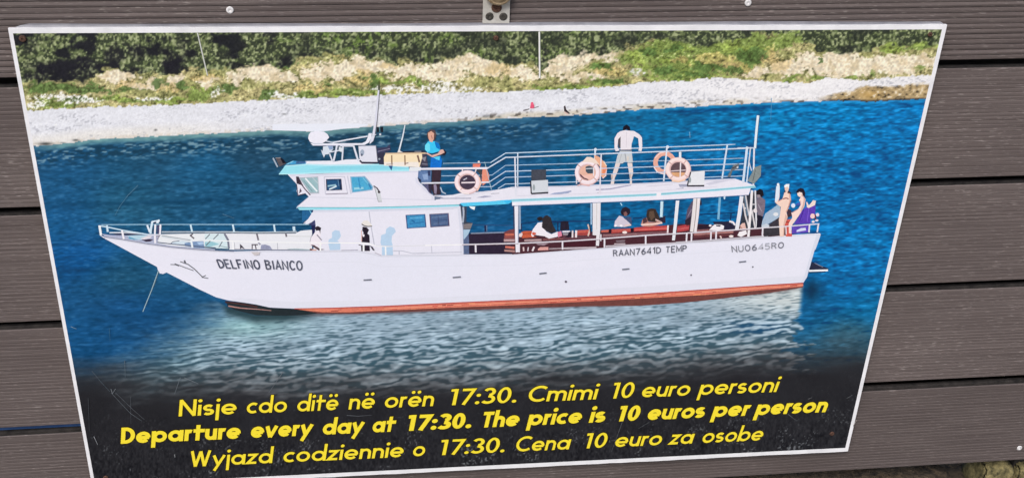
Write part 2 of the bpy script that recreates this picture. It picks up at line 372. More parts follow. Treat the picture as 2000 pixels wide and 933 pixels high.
def paint_sea(px, py):
    num = np.zeros(px.shape + (3,)); den = np.zeros(px.shape)
    for x, y, r, g_, b_ in SEA:
        w_ = 1 / (((px - x) / 1.6) ** 2 + (py - y) ** 2 + 300) ** 1.6
        num += w_[..., None] * np.array([r, g_, b_]); den += w_
    c = num / den[..., None]
    c = c * (.96 - .05 * ss(1100, 1500, px))[..., None]
    yw = py + .035 * (px - 1000)
    vivid = ss(1050, 1500, px)
    wob = 2.2 * (vnoise(px / 46, py / 15, 3) - .5)
    n1 = fbm(px / 12, (yw + wob) / 3.2, 11, 2, .65); n2 = fbm(px / 120, yw / 14, 21, 2)
    n3 = vnoise(px / 8, yw / 2.6, 31)
    nb = fbm(px / 19, (yw + 2 * wob) / 4.6, 35, 2, .6)
    near = ss(470, 640, py)
    n1 = n1 * (1 - .6 * near) + nb * .6 * near
    k = 1 + (.30 + .30 * vivid + .12 * near) * (n1 - .5) * 1.3 + .20 * (n2 - .5) + .12 * (n3 - .5)
    c = c * k[..., None]
    lightc = mixc(np.broadcast_to(np.array([86., 134, 164]), c.shape), (56, 164, 224), vivid)
    t = ss(.66, .86, n1) * (.26 + .24 * vivid) + ss(.80, .98, n3) * .14; c = c * (1 - t[..., None]) + lightc * t[..., None]
    darkc = mixc(np.broadcast_to(np.array([30., 66, 96]), c.shape), (10, 74, 140), vivid)
    t = ss(.40, .20, n1) * (.26 + .20 * vivid); c = c * (1 - t[..., None]) + darkc * t[..., None]
    # long swells
    for (x0, y0, w0, h0, s) in ((330, 394, 240, 5, .35), (200, 400, 150, 4, .2), (150, 528, 90, 4, .3), (1600, 410, 120, 3, .25), (1690, 412, 60, 3, .3), (1620, 322, 130, 3, .22), (250, 612, 150, 5, .25)):
        c = mixc(c, (20, 52, 80), blob(px, yw, x0, y0 + .035 * (x0 - 1000), w0, h0) * s)
    # shallow water under the beach
    d = py - pl(SHORE, px)
    left = ss(760, 560, px) * ss(40, 120, px) + .75 * ss(560, 700, px) * ss(1100, 900, px)
    sh = np.clip(ss(16, 3, d + 6 * (n2 - .5)) * left, 0, 1)
    c = mixc(c, (128, 172, 168), sh * (.65 + .5 * (n1 - .4)))
    fo = ss(8, 14, d) * ss(52, 26, d) * ss(1250, 900, px)
    c = mixc(c, (34, 62, 82), fo * ss(.52, .38, n1) * .75); c = mixc(c, (150, 178, 184), fo * ss(.60, .76, n1) * .6)
    c = mixc(c, (60, 150, 205), ss(7, 1, d) * ss(1150, 1350, px) * .55)
    c = mixc(c, (14, 50, 100), ss(4, 8, d) * ss(15, 9, d) * ss(1250, 1400, px) * ss(1560, 1480, px) * .5)
    # the white hull mirrored in the ripples
    hb = np.interp(px, [420, 445, 500, 620, 750, 1000, 1250, 1500, 1570], [585, 600, 616, 611, 608, 600, 590, 568, 558])
    dd = py - hb
    wn = fbm(px / 30, yw / 7, 41, 3)
    yb = py + .045 * (px - 1000)
    lft = ss(-120, 90, px - (446 - (py - 606) * 1.62) + 70 * (wn - .5) + 26 * (n1 - .5))
    rgt = ss(7, -5, px - (1566 - (py - 560) * .10) + np.clip(py - 600, 0, 90) * .9 * (wn - .5) * 2)
    refl = lft * rgt * ss(-2, 3, dd)
    dq = np.clip(dd, 0, 200)
    dl = np.clip(py - (612 - .053 * (px - 560)), -25, 220); dq = np.clip(dl, 0, 200)
    yr = 110 * np.log(.60 + dl / 110)
    ys = yr + .035 * px
    wv = fbm(px / 52, ys / 11, 44, 3, .55)
    md = fbm(px / 26, ys / 7, 46, 2)
    r2 = fbm(px / 90, yr / 16, 61, 2); rf = vnoise(px / 9, ys / 2.6, 48)
    far_ = ss(12, 95, dq)
    sw = np.sin(2 * np.pi * ys / 5.6 + 15 * wv); sw2 = np.sin(2 * np.pi * ys / 8.6 + 19 * fbm(px / 70, ys / 15, 49, 3, .55))
    r1 = .5 + (.17 * sw * (1 - .45 * far_) + .19 * sw2 * (.25 + .75 * far_)) * (.35 + 1.2 * md) + .30 * (md - .5) + .34 * (rf - .5)
    rc = np.broadcast_to(np.array([157., 182, 199]), c.shape).copy()
    rc = mixc(rc, (148, 190, 196), blob(px, py, 480, 636, 110, 26)); rc = mixc(rc, (200, 210, 210), ss(1280, 1540, px) * ss(640, 580, py))
    rc = mixc(rc, (138, 158, 169), ss(640, 715, yb) * .8); rc = mixc(rc, (92, 128, 144), ss(470, 330, px) * .75)
    rc = rc * (.95 - .06 * far_ + .20 * (r2 - .5) + (.26 + .40 * far_) * (r1 - .5))[..., None]
    thr = .30 + .12 * far_ + .04 * ss(1150, 1500, px) * far_
    rc = mixc(rc, (58, 88, 102), ss(thr + .13, thr - .09, r1) * (.56 + .32 * far_)); rc = mixc(rc, (210, 226, 230), ss(.64, .86, r1) * .30)
    rc = mixc(rc, (24, 70, 112), blob(px, py, 1480, 640, 60, 14) * .75 * ss(.6, .4, r1))
    c = c * (1 - refl[..., None]) + rc * refl[..., None]
    c = mixc(c, (40, 60, 66), ss(24, 4, dd) * ss(-4, 2, dd) * ss(425, 450, px) * ss(640, 560, px) * .85)
    c = mixc(c, (70, 48, 50), ss(9, 1, dd + 8 * (n1 - .5)) * ss(-4, 1, dd) * ss(560, 640, px) * ss(1568, 1545, px) * .55)
    c = mixc(c, (24, 40, 58), blob(px, py, 1586, 566, 17, 22) * (.55 + .7 * (n1 - .3)))
    # fade into the dark caption band
    f = ss(672, 768, yb + 26 * (n2 - .5) + 16 * (wn - .5) + 16 * (n1 - .5) - 14 * ss(420, 620, px) * ss(1500, 1200, px)); f = np.maximum(f, ss(675, 775, py + 40 * (n2 - .5) + 14 * (n1 - .5)) * ss(420, 200, px))
    grey = np.mean(c, -1, keepdims=True); cg = c * .45 + grey * .55
    band = np.broadcast_to(np.array([44., 44.5, 48]), c.shape) * (1 + .16 * (fbm(px / 60, py / 40, 71) - .5))[..., None]
    c = c * (1 - np.clip(f * 1.3, 0, 1))[..., None] + cg * np.clip(f * 1.3, 0, 1)[..., None]
    c = c * (1 - f[..., None]) + band * f[..., None]
    # dust and salt specks on the dark band
    dst = ss(730, 800, yb) * (.30 + .7 * ss(800, 890, yb))
    sp = vnoise(px / 2.4, py / 2.8, 81) * (.62 + .66 * vnoise(px / 26, py / 20, 83))
    c = c + (ss(.80, 1.1, sp) * dst * 62)[..., None] * np.array([.95, 1, 1.0])
    c = c + ((vnoise(px / 2.4, py / 5, 85) - .5) * 20 * dst)[..., None] + ((fbm(px / 5, py / 8, 87) - .5) * 12 * dst)[..., None]
    return c

def paint_beach(px, py):
    d = pl(SHORE, px) - py; v = py - pl(VEG, px)
    c = np.broadcast_to(np.array([222., 224, 230]), px.shape + (3,)).copy()
    c = mixc(c, (232, 231, 232), ss(1150, 1500, px)); c = mixc(c, (226, 224, 220), ss(30, 8, d) * ss(520, 300, px))
    n1 = fbm(px / 7, py / 4, 101, 3); n2 = fbm(px / 40, py / 9, 103, 2)
    c = c * (1 + .07 * (n1 - .5) + .05 * (n2 - .5))[..., None]
    sp = vnoise(px / 3.6, (py + .05 * px) / 2.2, 105) * (.55 + .9 * vnoise(px / 45, py / 12, 107))
    c = mixc(c, (150, 152, 162), ss(.78, 1.0, sp) * .45)
    c = mixc(c, (206, 196, 180), ss(9, 2, d) * ss(.4, .6, n1) * .6)
    c = c * (1 + .10 * (vnoise(px / 2.2, py / 2.0, 113) - .5))[..., None]
    rk = vnoise(px / 7, py / 3.6, 111)
    band = ss(15, 6, d) * ss(840, 960, px) * ss(1560, 1380, px)
    c = mixc(c, (196, 186, 158), band * ss(.4, .6, n2) * .55); c = mixc(c, (88, 82, 76), band * ss(.66, .82, rk) * .85)
    c = mixc(c, (70, 66, 64), ss(6, 1, d) * ss(1470, 1540, px) * ss(.42, .62, rk) * .85)
    # low rocks at the right
    tp = np.interp(px, [1560, 1610, 1660, 1690, 1740, 1800, 1850], [199, 188, 178, 168, 170, 164, 163])
    rm = ss(-3, 3, py - tp + 8 * (n1 - .5)) * ss(1590, 1640, px)
    r1 = fbm(px / 7, py / 5, 121, 3, .6)
    rc = np.broadcast_to(np.array([164., 144, 108]), c.shape) * (.45 + 1.15 * r1)[..., None]
    rc = mixc(rc, (196, 160, 96), blob(px, py, 1700, 185, 22, 10) * .7); rc = mixc(rc, (226, 222, 208), ss(.66, .78, r1) * .8); rc = mixc(rc, (40, 40, 44), ss(.36, .24, r1) * .9)
    rc = mixc(rc, (44, 46, 50), ss(5, 1, d) * .7)
    c = c * (1 - rm[..., None]) + rc * rm[..., None]
    for (x, y, a, b_, s) in ((89, 281, 13, 3, .95), (148, 274, 6, 2, .9), (122, 279, 6, 1.2, .5), (304, 254, 3, 1.6, .9), (555, 223, 5, 1.6, .6), (950, 227, 9, 3, .5), (975, 228, 4, 2.5, .5)):
        c = mixc(c, (62, 66, 66), blob(px, py, x, y, a, b_) * s)
    return c

SAND = [(655, 140, 44, 18), (690, 128, 40, 14), (620, 145, 30, 14), (740, 132, 40, 12), (800, 140, 40, 14), (880, 128, 50, 12), (930, 118, 40, 10), (855, 145, 60, 10), (960, 135, 40, 14), (1020, 140, 35, 10), (1110, 118, 35, 12), (1090, 132, 40, 12), (1150, 108, 30, 8), (1200, 112, 22, 12), (1040, 150, 40, 8), (1130, 150, 50, 8), (1245, 145, 16, 10), (1540, 135, 40, 14), (1580, 120, 30, 16), (1620, 130, 50, 22), (1680, 132, 60, 20), (1740, 128, 60, 20), (1800, 122, 40, 14), (1640, 112, 40, 12), (1480, 142, 26, 8), (510, 140, 40, 16), (560, 150, 30, 10), (460, 152, 20, 14), (400, 158, 20, 10), (230, 150, 34, 10), (290, 165, 40, 8), (340, 160, 16, 12)]
GREEN = [(1290, 105, 60, 26), (1240, 112, 40, 16), (1330, 128, 60, 22), (1270, 140, 46, 16), (1400, 100, 60, 22), (1465, 88, 60, 22), (1520, 84, 40, 16), (1550, 72, 40, 14), (1455, 112, 34, 22), (1380, 130, 46, 18), (1360, 92, 60, 16), (1320, 85, 40, 12), (1175, 128, 30, 9), (770, 161, 50, 6), (800, 159, 40, 5), (390, 185, 30, 14), (410, 180, 20, 10), (1800, 85, 40, 12), (1740, 96, 26, 8), (966, 100, 12, 9), (240, 195, 50, 8), (110, 205, 50, 8), (330, 197, 40, 6), (1180, 160, 40, 8), (1100, 172, 60, 5), (1340, 150, 70, 8), (690, 182, 60, 7), (600, 186, 50, 6), (1705, 143, 12, 8), (1795, 134, 18, 5), (1600, 155, 24, 5), (1545, 155, 20, 7), (1660, 153, 26, 4)]
OCHRE = [(610, 172, 40, 6), (700, 158, 40, 6), (720, 142, 20, 7), (670, 104, 20, 6), (760, 128, 14, 6), (980, 135, 30, 12), (1400, 118, 40, 12), (1440, 130, 30, 12), (1330, 118, 14, 8), (1500, 112, 26, 20), (1520, 128, 20, 14), (330, 170, 24, 8), (250, 165, 30, 8), (400, 150, 30, 8), (1190, 140, 30, 8)]
BUSH = [(1295, 137, 26, 10), (1268, 100, 22, 8), (1385, 130, 34, 10), (1318, 96, 20, 5), (1465, 110, 30, 18), (1175, 130, 26, 7), (1430, 138, 30, 6), (120, 172, 70, 10), (75, 172, 30, 12), (250, 172, 26, 6), (310, 163, 18, 7), (180, 178, 40, 6), (445, 172, 22, 12), (355, 168, 12, 9), (555, 120, 22, 18), (730, 152, 10, 8), (735, 168, 12, 10), (640, 170, 14, 4), (1190, 158, 26, 6), (1360, 146, 40, 5), (1600, 117, 8, 7), (150, 195, 30, 5), (20, 190, 20, 8), (525, 185, 18, 9)]
def paint_hill(px, py):
    wx = px + 34 * (fbm(px / 22, py / 14, 201) - .5) + 9 * (vnoise(px / 5, py / 5, 203) - .5)
    wy = py + 20 * (fbm(px / 20, py / 12, 205) - .5) + 6 * (vnoise(px / 5, py / 4, 207) - .5)
    n1 = fbm(px / 5.4, py / 4.2, 211, 3, .7); n2 = fbm(px / 26, py / 12, 213, 2); n3 = vnoise(px / 3.4, py / 3.4, 215)
    c = np.broadcast_to(np.array([178., 170, 122]), px.shape + (3,)).copy()
    c = mixc(c, (148, 150, 98), ss(.35, .65, n2) * .8)
    def acc(L):
        t = np.zeros(px.shape)
        for x, y, a, b_ in L: t = np.maximum(t, 1.25 * blob(wx, wy, x, y, a, b_))
        return t + np.where(t > .12, .75 * (n1 - .5) + .35 * (n3 - .5), 0)
    s = ss(.35, .60, acc(SAND)); c = mixc(c, (234, 222, 198), s * .95)
    gr = ss(.38, .66, acc(GREEN)); c = mixc(c, (118, 138, 74), gr * .9); c = mixc(c, (148, 166, 86), gr * ss(.5, .7, n2) * .8)
    oc = ss(.42, .7, acc(OCHRE)); c = mixc(c, (202, 176, 118), oc * .55)
    bu = ss(.42, .62, acc(BUSH)); c = mixc(c, (84, 108, 62), bu * .85)
    wr = np.clip(acc([(110, 192, 60, 6), (75, 205, 26, 6), (170, 200, 40, 4), (300, 192, 40, 5), (425, 185, 9, 9), (560, 186, 26, 5), (860, 168, 40, 9), (780, 173, 60, 4), (1240, 143, 12, 8), (900, 172, 50, 5)]), 0, 1)
    c = mixc(c, (222, 222, 218), ss(.35, .7, wr) * ss(.35, .6, n1) * .9)
    con = .66 - .62 * s
    c = c * (1 + con * (n1 - .5) * 1.5 + .30 * (n3 - .5))[..., None]
    c = mixc(c, (206, 186, 150), s * ss(.45, .25, fbm(px / 14, py / 5, 219)) * .5)
    c = mixc(c, (66, 70, 46), ss(.36, .22, n1) * (1 - .90 * s) * .75); c = mixc(c, (228, 222, 184), ss(.66, .8, n1) * .5 * (1 - bu) * (1 - .6 * s)); c = mixc(c, (186, 168, 128), s * ss(.52, .72, fbm(px / 9, py / 12, 217)) * .45)
    # trees along the top
    m = ss(3, -3, wy - pl(TREE, wx))
    m = m * (1 - .85 * ss(.5, .75, acc([(1500, 80, 50, 16), (1420, 88, 40, 12), (1540, 70, 30, 10), (1350, 92, 50, 10)])))
    l1 = fbm(px / 6.4, py / 6.2, 231, 3, .72); l2 = fbm(px / 42, py / 26, 233, 2); l3 = vnoise(px / 3.6, py / 3.8, 235)
    lw = ss(620, 420, px)
    tc = np.broadcast_to(np.array([60., 67, 54]), c.shape).copy()
    lit = np.clip(ss(.42, .60, l1 * .65 + l3 * .35) * (.55 + .8 * ss(.30, .60, l2)), 0, 1)
    tc = mixc(tc, (108, 120, 82), lit * .95); tc = mixc(tc, (168, 176, 134), lit * ss(.58, .82, l3) * .85)
    tc = mixc(tc, (110, 140, 64), ss(.55, .75, l2) * ss(.45, .65, l1) * .6 * ss(420, 700, px) * ss(1250, 1000, px))
    tc = mixc(tc, (40, 41, 46), ss(.46, .32, l2 + .25 * (l1 - .5)) * (.35 + .6 * lw))
    for (x, y, a, b_, s_) in ((110, 135, 60, 22, .95), (170, 128, 26, 22, .95), (75, 152, 40, 10, .9), (165, 150, 40, 9, .8), (225, 110, 20, 26, .9), (265, 100, 20, 20, .95), (268, 140, 26, 12, .9), (330, 118, 22, 22, .9), (360, 85, 14, 22, .6), (350, 142, 22, 8, .8), (555, 122, 20, 14, .9), (460, 128, 22, 9, .85), (530, 72, 16, 14, .7), (620, 112, 26, 5, .6), (720, 100, 26, 12, .55), (840, 118, 28, 8, .7), (1064, 105, 8, 26, .75), (1180, 98, 20, 7, .6), (440, 108, 22, 10, .6), (1660, 95, 30, 9, .45), (60, 90, 18, 20, .5)):
        tc = mixc(tc, (41, 41, 47), ss(.25, .75, blob(wx, wy, x, y, a, b_)) * s_ * .88 * (1 - .6 * ss(.52, .72, l1 * .6 + l3 * .4)))
    c = c * (1 - m[..., None]) + tc * m[..., None]
    c = c * (1 + (.28 - .17 * s * (1 - m)) * (vnoise(px / 2.1, py / 2.1, 241) - .5))[..., None]
    return c

# ------------------------------------------------------------------ printed picture: a fine sheet on the board
BL, BR_, BT, BB = .0040, .0049, .0052, .0066
U0, U1, V0, V1 = -W / 2 + BL, W / 2 - BR_, -H / 2 + BB, H / 2 - BT
NXG, NYG = 980, 520
LAY = [0]
def depth():
    LAY[0] += 1; return .00008 + LAY[0] * 1.2e-6
def picture():
    uu, vv = np.meshgrid(np.linspace(U0, U1, NXG), np.linspace(V1, V0, NYG))
    px, py = pixel(uu, vv)
    veg = pl(VEG, px) + 5 * (vnoise(px / 6, py / 9, 301) - .5); sho = pl(SHORE, px) + 3 * (vnoise(px / 9, py / 9, 303) - .5)
    cls = np.where(py < veg, 0, np.where(py < sho, 1, 2))
    col = np.zeros(px.shape + (3,))
    for k, f in ((0, paint_hill), (1, paint_beach), (2, paint_sea)):
        q = cls == k; col[q] = f(px[q], py[q])
    col = np.clip(col, 3, 250)
    rgb = ink(col)
    idx = np.arange(NXG * NYG).reshape(NYG, NXG)
    quads = np.stack([idx[1:, :-1], idx[1:, 1:], idx[:-1, 1:], idx[:-1, :-1]], -1).reshape(-1, 4)
    fc = cls[:-1, :-1].reshape(-1)
    co = np.stack([uu, np.full_like(uu, -.00006), vv + Z0], -1).reshape(-1, 3); rgb = rgb.reshape(-1, 3)
    for k, nm, lb in ((0, 'printed_hillside', 'printed hillside of dark trees, scrub and sand'), (1, 'printed_beach', 'printed strip of white pebble beach'), (2, 'printed_sea', 'printed blue sea fading into the black caption band')):
        f = quads[fc == k]; ids, inv = np.unique(f, return_inverse=True); inv = inv.reshape(-1)
        m = bpy.data.meshes.new(nm); nf = len(f)
        m.vertices.add(len(ids)); m.vertices.foreach_set('co', co[ids].ravel().astype(np.float32))
        m.loops.add(nf * 4); m.loops.foreach_set('vertex_index', inv.astype(np.int32))
        m.polygons.add(nf); m.polygons.foreach_set('loop_start', np.arange(0, nf * 4, 4, dtype=np.int32))
        m.update(calc_edges=True)
        a = m.color_attributes.new('ink', 'FLOAT_COLOR', 'POINT')
        a.data.foreach_set('color', np.concatenate([rgb[ids], np.ones((len(ids), 1))], 1).ravel().astype(np.float32))
        m.materials.append(M_PRINT)
        o = bpy.data.objects.new(nm, m); COL.objects.link(o); setparent(o, sign, so); o['label'] = lb
picture()

# ------------------------------------------------------------------ flat printed shapes, traced on the board
class Art:
    def __init__(s): s.v = []; s.f = []; s.c = []
    def uv(s, pts, n):
        P = np.array(pts, float); u, v = plane(P[:, 0], P[:, 1]); return [uvn(a, b_, n) for a, b_ in zip(u, v)]
    def poly(s, pts, col):
        n = depth(); k = len(s.v); s.v += s.uv(pts, n); q = list(range(k, k + len(pts)))
        A = sum(pts[i - 1][0] * pts[i][1] - pts[i][0] * pts[i - 1][1] for i in range(len(pts)))
        s.f.append(tuple(q if A < 0 else q[::-1])); s.c += [tuple(ink(col))] * len(pts); return s
    def ell(s, cx, cy, rx_, ry_, col, seg=24):
        return s.poly([(cx + rx_ * math.cos(2 * math.pi * i / seg), cy + ry_ * math.sin(2 * math.pi * i / seg)) for i in range(seg)], col)
    def strip(s, L, R, col, closed=False, world=False, n=None):
        n = depth() if n is None else n; k = len(s.v); m = len(L)
        s.v += (L + R) if world else s.uv(L + R, n)
        for i in range(m if closed else m - 1):
            j = (i + 1) % m; s.f.append((k + i, k + m + i, k + m + j, k + j))
        s.c += [tuple(ink(col))] * (2 * m); return s
    def ring(s, cx, cy, rx_, ry_, hx, hy, col, seg=28):
        A = [2 * math.pi * i / seg for i in range(seg)]
        return s.strip([(cx + hx * math.cos(a), cy + hy * math.sin(a)) for a in A], [(cx + rx_ * math.cos(a), cy + ry_ * math.sin(a)) for a in A], col, True)
    def line(s, pts, w_, col, w1=None):
        L, R = offset(pts, w_, w1); return s.strip(R, L, col)
    def make(s, name, parent=None, label=None):
        o = spart(name, s.v, s.f, M_PRINT if name == 'caption_word' else M_SHAPE, parent)
        a = o.data.color_attributes.new('ink', 'FLOAT_COLOR', 'POINT')
        a.data.foreach_set('color', np.concatenate([np.array(s.c), np.ones((len(s.c), 1))], 1).ravel().astype(np.float32))
        if label: o['label'] = label
        return o
def offset(pts, w_, w1=None, closed=False):
    P = [np.array(p, float) for p in pts]; m = len(P); L = []; R = []
    for i in range(m):
        a = P[i - 1] if (i > 0 or closed) else None; c = P[(i + 1) % m] if (i < m - 1 or closed) else None
        d0 = (P[i] - a) if a is not None else None; d1 = (c - P[i]) if c is not None else None
        if d0 is None: d0 = d1
        if d1 is None: d1 = d0
        d0 = d0 / (np.linalg.norm(d0) + 1e-12); d1 = d1 / (np.linalg.norm(d1) + 1e-12)
        n0 = np.array([-d0[1], d0[0]]); n1 = np.array([-d1[1], d1[0]])
        mm = n0 + n1; q = np.linalg.norm(mm)
        if q < 1e-6: mm = n0; q = 1
        mm = mm / q; k = 1 / max(.42, float(mm @ n0))
        ww = w_ if w1 is None else w_ + (w1 - w_) * i / max(1, m - 1)
        L.append(tuple(P[i] + mm * k * ww / 2)); R.append(tuple(P[i] - mm * k * ww / 2))
    return L, R
ORG = dict(A=(180, 420), B=(400, 420), C=(590, 400), D=(880, 380), E=(1100, 380), F=(1320, 370), G=(1420, 340), H=(1420, 430), I=(520, 160), J=(520, 260), K=(740, 230), L=(740, 300), M=(1100, 230), N=(1100, 290), O=(1280, 200))
def z(k, *p):
    x, y = ORG[k]; return [(x + a / 8.33, y + b_ / 8.33) for a, b_ in p]
Q4 = {6: (500, 233), 7: (1000, 233), 2: (500, 466), 3: (1000, 466), 5: (0, 233), 1: (0, 466), 9: (0, 700), 10: (500, 700), 11: (1000, 700), 12: (1500, 700), 13: (0, 0), 14: (500, 0), 15: (1000, 0), 16: (1500, 0), 8: (1500, 233), 4: (1500, 466)}
def q(k, *p):
    x, y = Q4[k]; return [(x + a / 4, y + b_ / 4) for a, b_ in p]
WH = (226, 226, 236); RAIL = (196, 214, 232); GREY = (150, 152, 165)
# --- on the shore
a = Art(); a.line([(385.5, 63), (405.5, 148)], 2.6, (200, 202, 196)); a.line([(386.6, 63), (406.6, 148)], .8, (120, 124, 116)); a.make('printed_lamp_post', label='printed slanting pale pole by the dark trees')
a = Art(); a.line([(1053.2, 62), (1054, 153)], 3.0, (226, 226, 222)); a.line([(1055, 62), (1056, 153)], .9, (120, 128, 116)); a.make('printed_lamp_post', label='printed upright white pole above the beach')
a = Art(); a.poly([(1037, 200), (1041, 199.5), (1044, 208), (1043, 212), (1035, 212), (1036, 206)], (222, 96, 124)); a.line([(1042, 211), (1052, 208.5)], 1.6, (120, 110, 115)); a.line([(1022, 216), (1034, 213)], 2, (96, 90, 92)); a.make('printed_bather', label='printed bather in pink sitting on the beach')
a = Art(); a.poly([(1101, 208), (1104, 206), (1106, 214), (1114, 222), (1108, 223), (1102, 218)], (66, 58, 62)); a.line([(1102, 219), (1110, 224)], 3, (214, 190, 180)); a.make('printed_bather', label='printed dark-haired bather at the waterline')
a = Art(); a.poly([(532, 243.5), (560, 242), (698, 241.5), (720, 243), (712, 247), (698, 249.5), (668, 252), (632, 256.5), (606, 256.5), (568, 255.5), (532, 254.5)], (226, 230, 239)); a.make('printed_sandbar', label='printed smooth white strip at the water edge')

# --- the boat: hull first, its pieces are the hull's children
HT = [(193, 458), (203, 462), (240, 467.4), (288, 475.8), (336, 482.5), (380, 486.5), (420, 489), (457, 490.5), (520, 489), (590, 489.5), (698, 489), (722, 493), (745, 498.4), (768, 498.4), (830, 497.6), (902, 496.5), (1000, 496), (1082, 490), (1200, 481.5), (1250, 477.5), (1375, 471.5), (1420, 468.2), (1492, 463), (1535, 459), (1601, 455.2)]
HB = [(1602.5, 456.5), (1602, 461), (1593, 486.4), (1591, 488), (1576, 541), (1569, 551.8), (1500, 556), (1375, 565), (1250, 573.5), (1125, 580), (1000, 585.6), (875, 591), (750, 597), (650, 600.5), (575, 602.2), (527, 600), (500, 594), (470, 589.5), (445, 586), (422, 580), (390, 565), (325, 531.5), (319, 534.6), (312, 533.4), (308.5, 528), (307, 521), (205, 466)]
a = Art()
n_ = depth(); base_c = []
pts = HT + HB
k0 = 0; a.poly(pts, (224, 226, 236))
for i, (x, y) in enumerate(pts):             # paper white varies a little along the hull
    s_ = .5 + .5 * math.sin(x / 170.); a.c[i] = tuple(ink((222 + 5 * s_, 224 + 3 * s_, 236 + 2 * s_)))
lowb = [(1569, 551.2), (1500, 555.2), (1375, 564.2), (1250, 572.6), (1125, 579.2), (1000, 584.8), (875, 590.2), (750, 596.2), (650, 599.7), (575, 601.2), (527, 599), (500, 593), (470, 588.6), (445, 585)]
a.poly(lowb + [(470, 581), (520, 586), (575, 589), (650, 588), (750, 585), (1000, 573), (1250, 560), (1500, 543), (1572, 538)], (219, 221, 232))
a.poly([(1602, 457), (1602, 461), (1593, 486.4), (1591, 488), (1576, 541), (1569, 551.5), (1563, 552), (1571, 538), (1586, 486), (1595, 458)], (212, 216, 229))
a.line([(x, y + 2.2) for x, y in HT[1:]], 1.6, (208, 210, 222))
a.line([(x, y + 22) for x, y in HT[4:]][:-1], .8, (216, 218, 229))
boat = a.make('printed_boat', label='printed white excursion boat with two decks')
def bp(art, name, label=None): return art.make(name, boat, label)
a = Art()
a.poly([(442, 588), (470, 590), (500, 594.5), (527, 600.3), (575, 602.6), (600, 605), (622, 611.5), (590, 615), (560, 616), (500, 615), (460, 605), (444, 597)], (44, 52, 56))
a.line([(440, 589), (470, 593), (503, 599)], 3.5, (74, 54, 54)); a.line([(446, 597), (470, 601), (505, 603.5), (530, 606)], 2.6, (176, 134, 128), 1.0)
rt = [(575, 602.6), (650, 601), (750, 597.5), (875, 591.5), (1000, 586), (1125, 580.5), (1250, 574), (1375, 565.5), (1500, 556.5), (1569, 552.2)]
a.poly(rt + [(1568, 561), (1500, 572), (1430, 580), (1375, 586.5), (1330, 591), (1250, 596.5), (1125, 598), (1000, 601.5), (875, 606), (750, 610), (690, 612.5), (622, 611.5)], (112, 70, 66))
rb = [(1568, 559), (1500, 565), (1375, 575.5), (1250, 582.5), (1125, 589.5), (1000, 595.5), (875, 600.5), (750, 606), (680, 609.5), (630, 609), (600, 606)]
a.poly(rt + rb, (222, 122, 100))
k0 = len(a.v) - len(rt + rb)
for i in range(len(rt + rb)):
    x = (rt + rb)[i][0]; t = .5 + .5 * math.sin(x / 67.); a.c[k0 + i] = tuple(ink((206 + 22 * t, 114 + 28 * t, 98 + 12 * t)))
a.line(rt, 1.8, (172, 74, 72)); a.line([(x, y + 4.5) for x, y in rt[2:]], 1.4, (238, 160, 130))
rr = random.Random(8)
for i in range(46):
    x = rr.uniform(640, 1555); y0 = np.interp(x, [p[0] for p in rt], [p[1] for p in rt]); y = y0 + rr.uniform(2.5, 8.5); l = rr.uniform(4, 16)
    a.line([(x, y), (x + l, y - l * .055)], rr.uniform(.8, 1.8), rr.choice([(190, 86, 74), (240, 156, 112), (206, 100, 92), (150, 72, 66)]))
bp(a, 'waterline_band', 'printed red band along the waterline')
# fore deck
a = Art()
a.poly(z('A', (150, 300), (300, 322), (560, 330), (900, 318), (1130, 318), (1130, 480), (900, 448), (500, 375), (200, 338)), (168, 174, 198))
a.poly(z('A', (1100, 310), (1560, 300), (2010, 296), (2010, 545), (1300, 500), (1060, 455)), (226, 230, 233))
a.line(z('A', (280, 285), (560, 280), (830, 300)), 2.6, (206, 212, 220)); a.poly(z('A', (330, 300), (560, 298), (840, 308), (700, 318), (560, 324), (390, 320)), (62, 62, 84))
a.poly(z('A', (560, 335), (780, 322), (900, 330), (800, 400), (690, 402)), (176, 206, 220)); a.poly(z('A', (600, 345), (700, 385), (760, 395), (690, 400), (590, 385)), (104, 160, 190))
a.poly(z('A', (800, 402), (930, 388), (1000, 392), (950, 425), (880, 432)), (64, 54, 72)); a.poly(z('A', (780, 380), (900, 335), (980, 340), (940, 375), (850, 395)), (222, 216, 222))
a.line(z('A', (1130, 330), (1600, 405)), 1.8, (158, 166, 172)); a.poly(z('A', (1280, 470), (1330, 425), (1480, 420), (1600, 440), (1600, 510)), (206, 222, 232)); a.line(z('A', (1270, 465), (1320, 430), (1420, 418)), 1.4, (92, 100, 118))
a.poly(z('A', (1500, 455), (1610, 430), (1810, 420), (1830, 540), (1640, 520), (1510, 500)), (124, 150, 186)); a.poly(z('A', (1700, 440), (1800, 430), (1820, 470), (1740, 480)), (170, 196, 224))
a.line(z('A', (1640, 300), (1600, 330), (1660, 380)), 2.6, (92, 84, 92))
a.poly(z('B', (0, 296), (380, 298), (820, 298), (1480, 290), (1560, 252), (1745, 236), (1745, 560), (480, 562), (0, 545)), (226, 228, 233))
a.poly(z('B', (0, 305), (310, 300), (370, 400), (395, 545), (0, 535)), (208, 226, 230))
a.poly(z('B', (0, 440), (120, 430), (240, 470), (60, 520), (0, 500)), (150, 196, 206))
for p in (((10, 385), (85, 306)), ((140, 390), (225, 306)), ((20, 490), (90, 420)), ((230, 520), (285, 430))): a.line(z('B', *p), 1.8, (108, 116, 126))
a.line(z('B', (320, 300), (378, 402), (392, 545)), 4.0, (120, 124, 140)); a.line(z('B', (0, 538), (395, 550)), 1.8, (70, 96, 116)); a.line(z('B', (250, 500), (390, 530)), 1.2, (110, 140, 150))
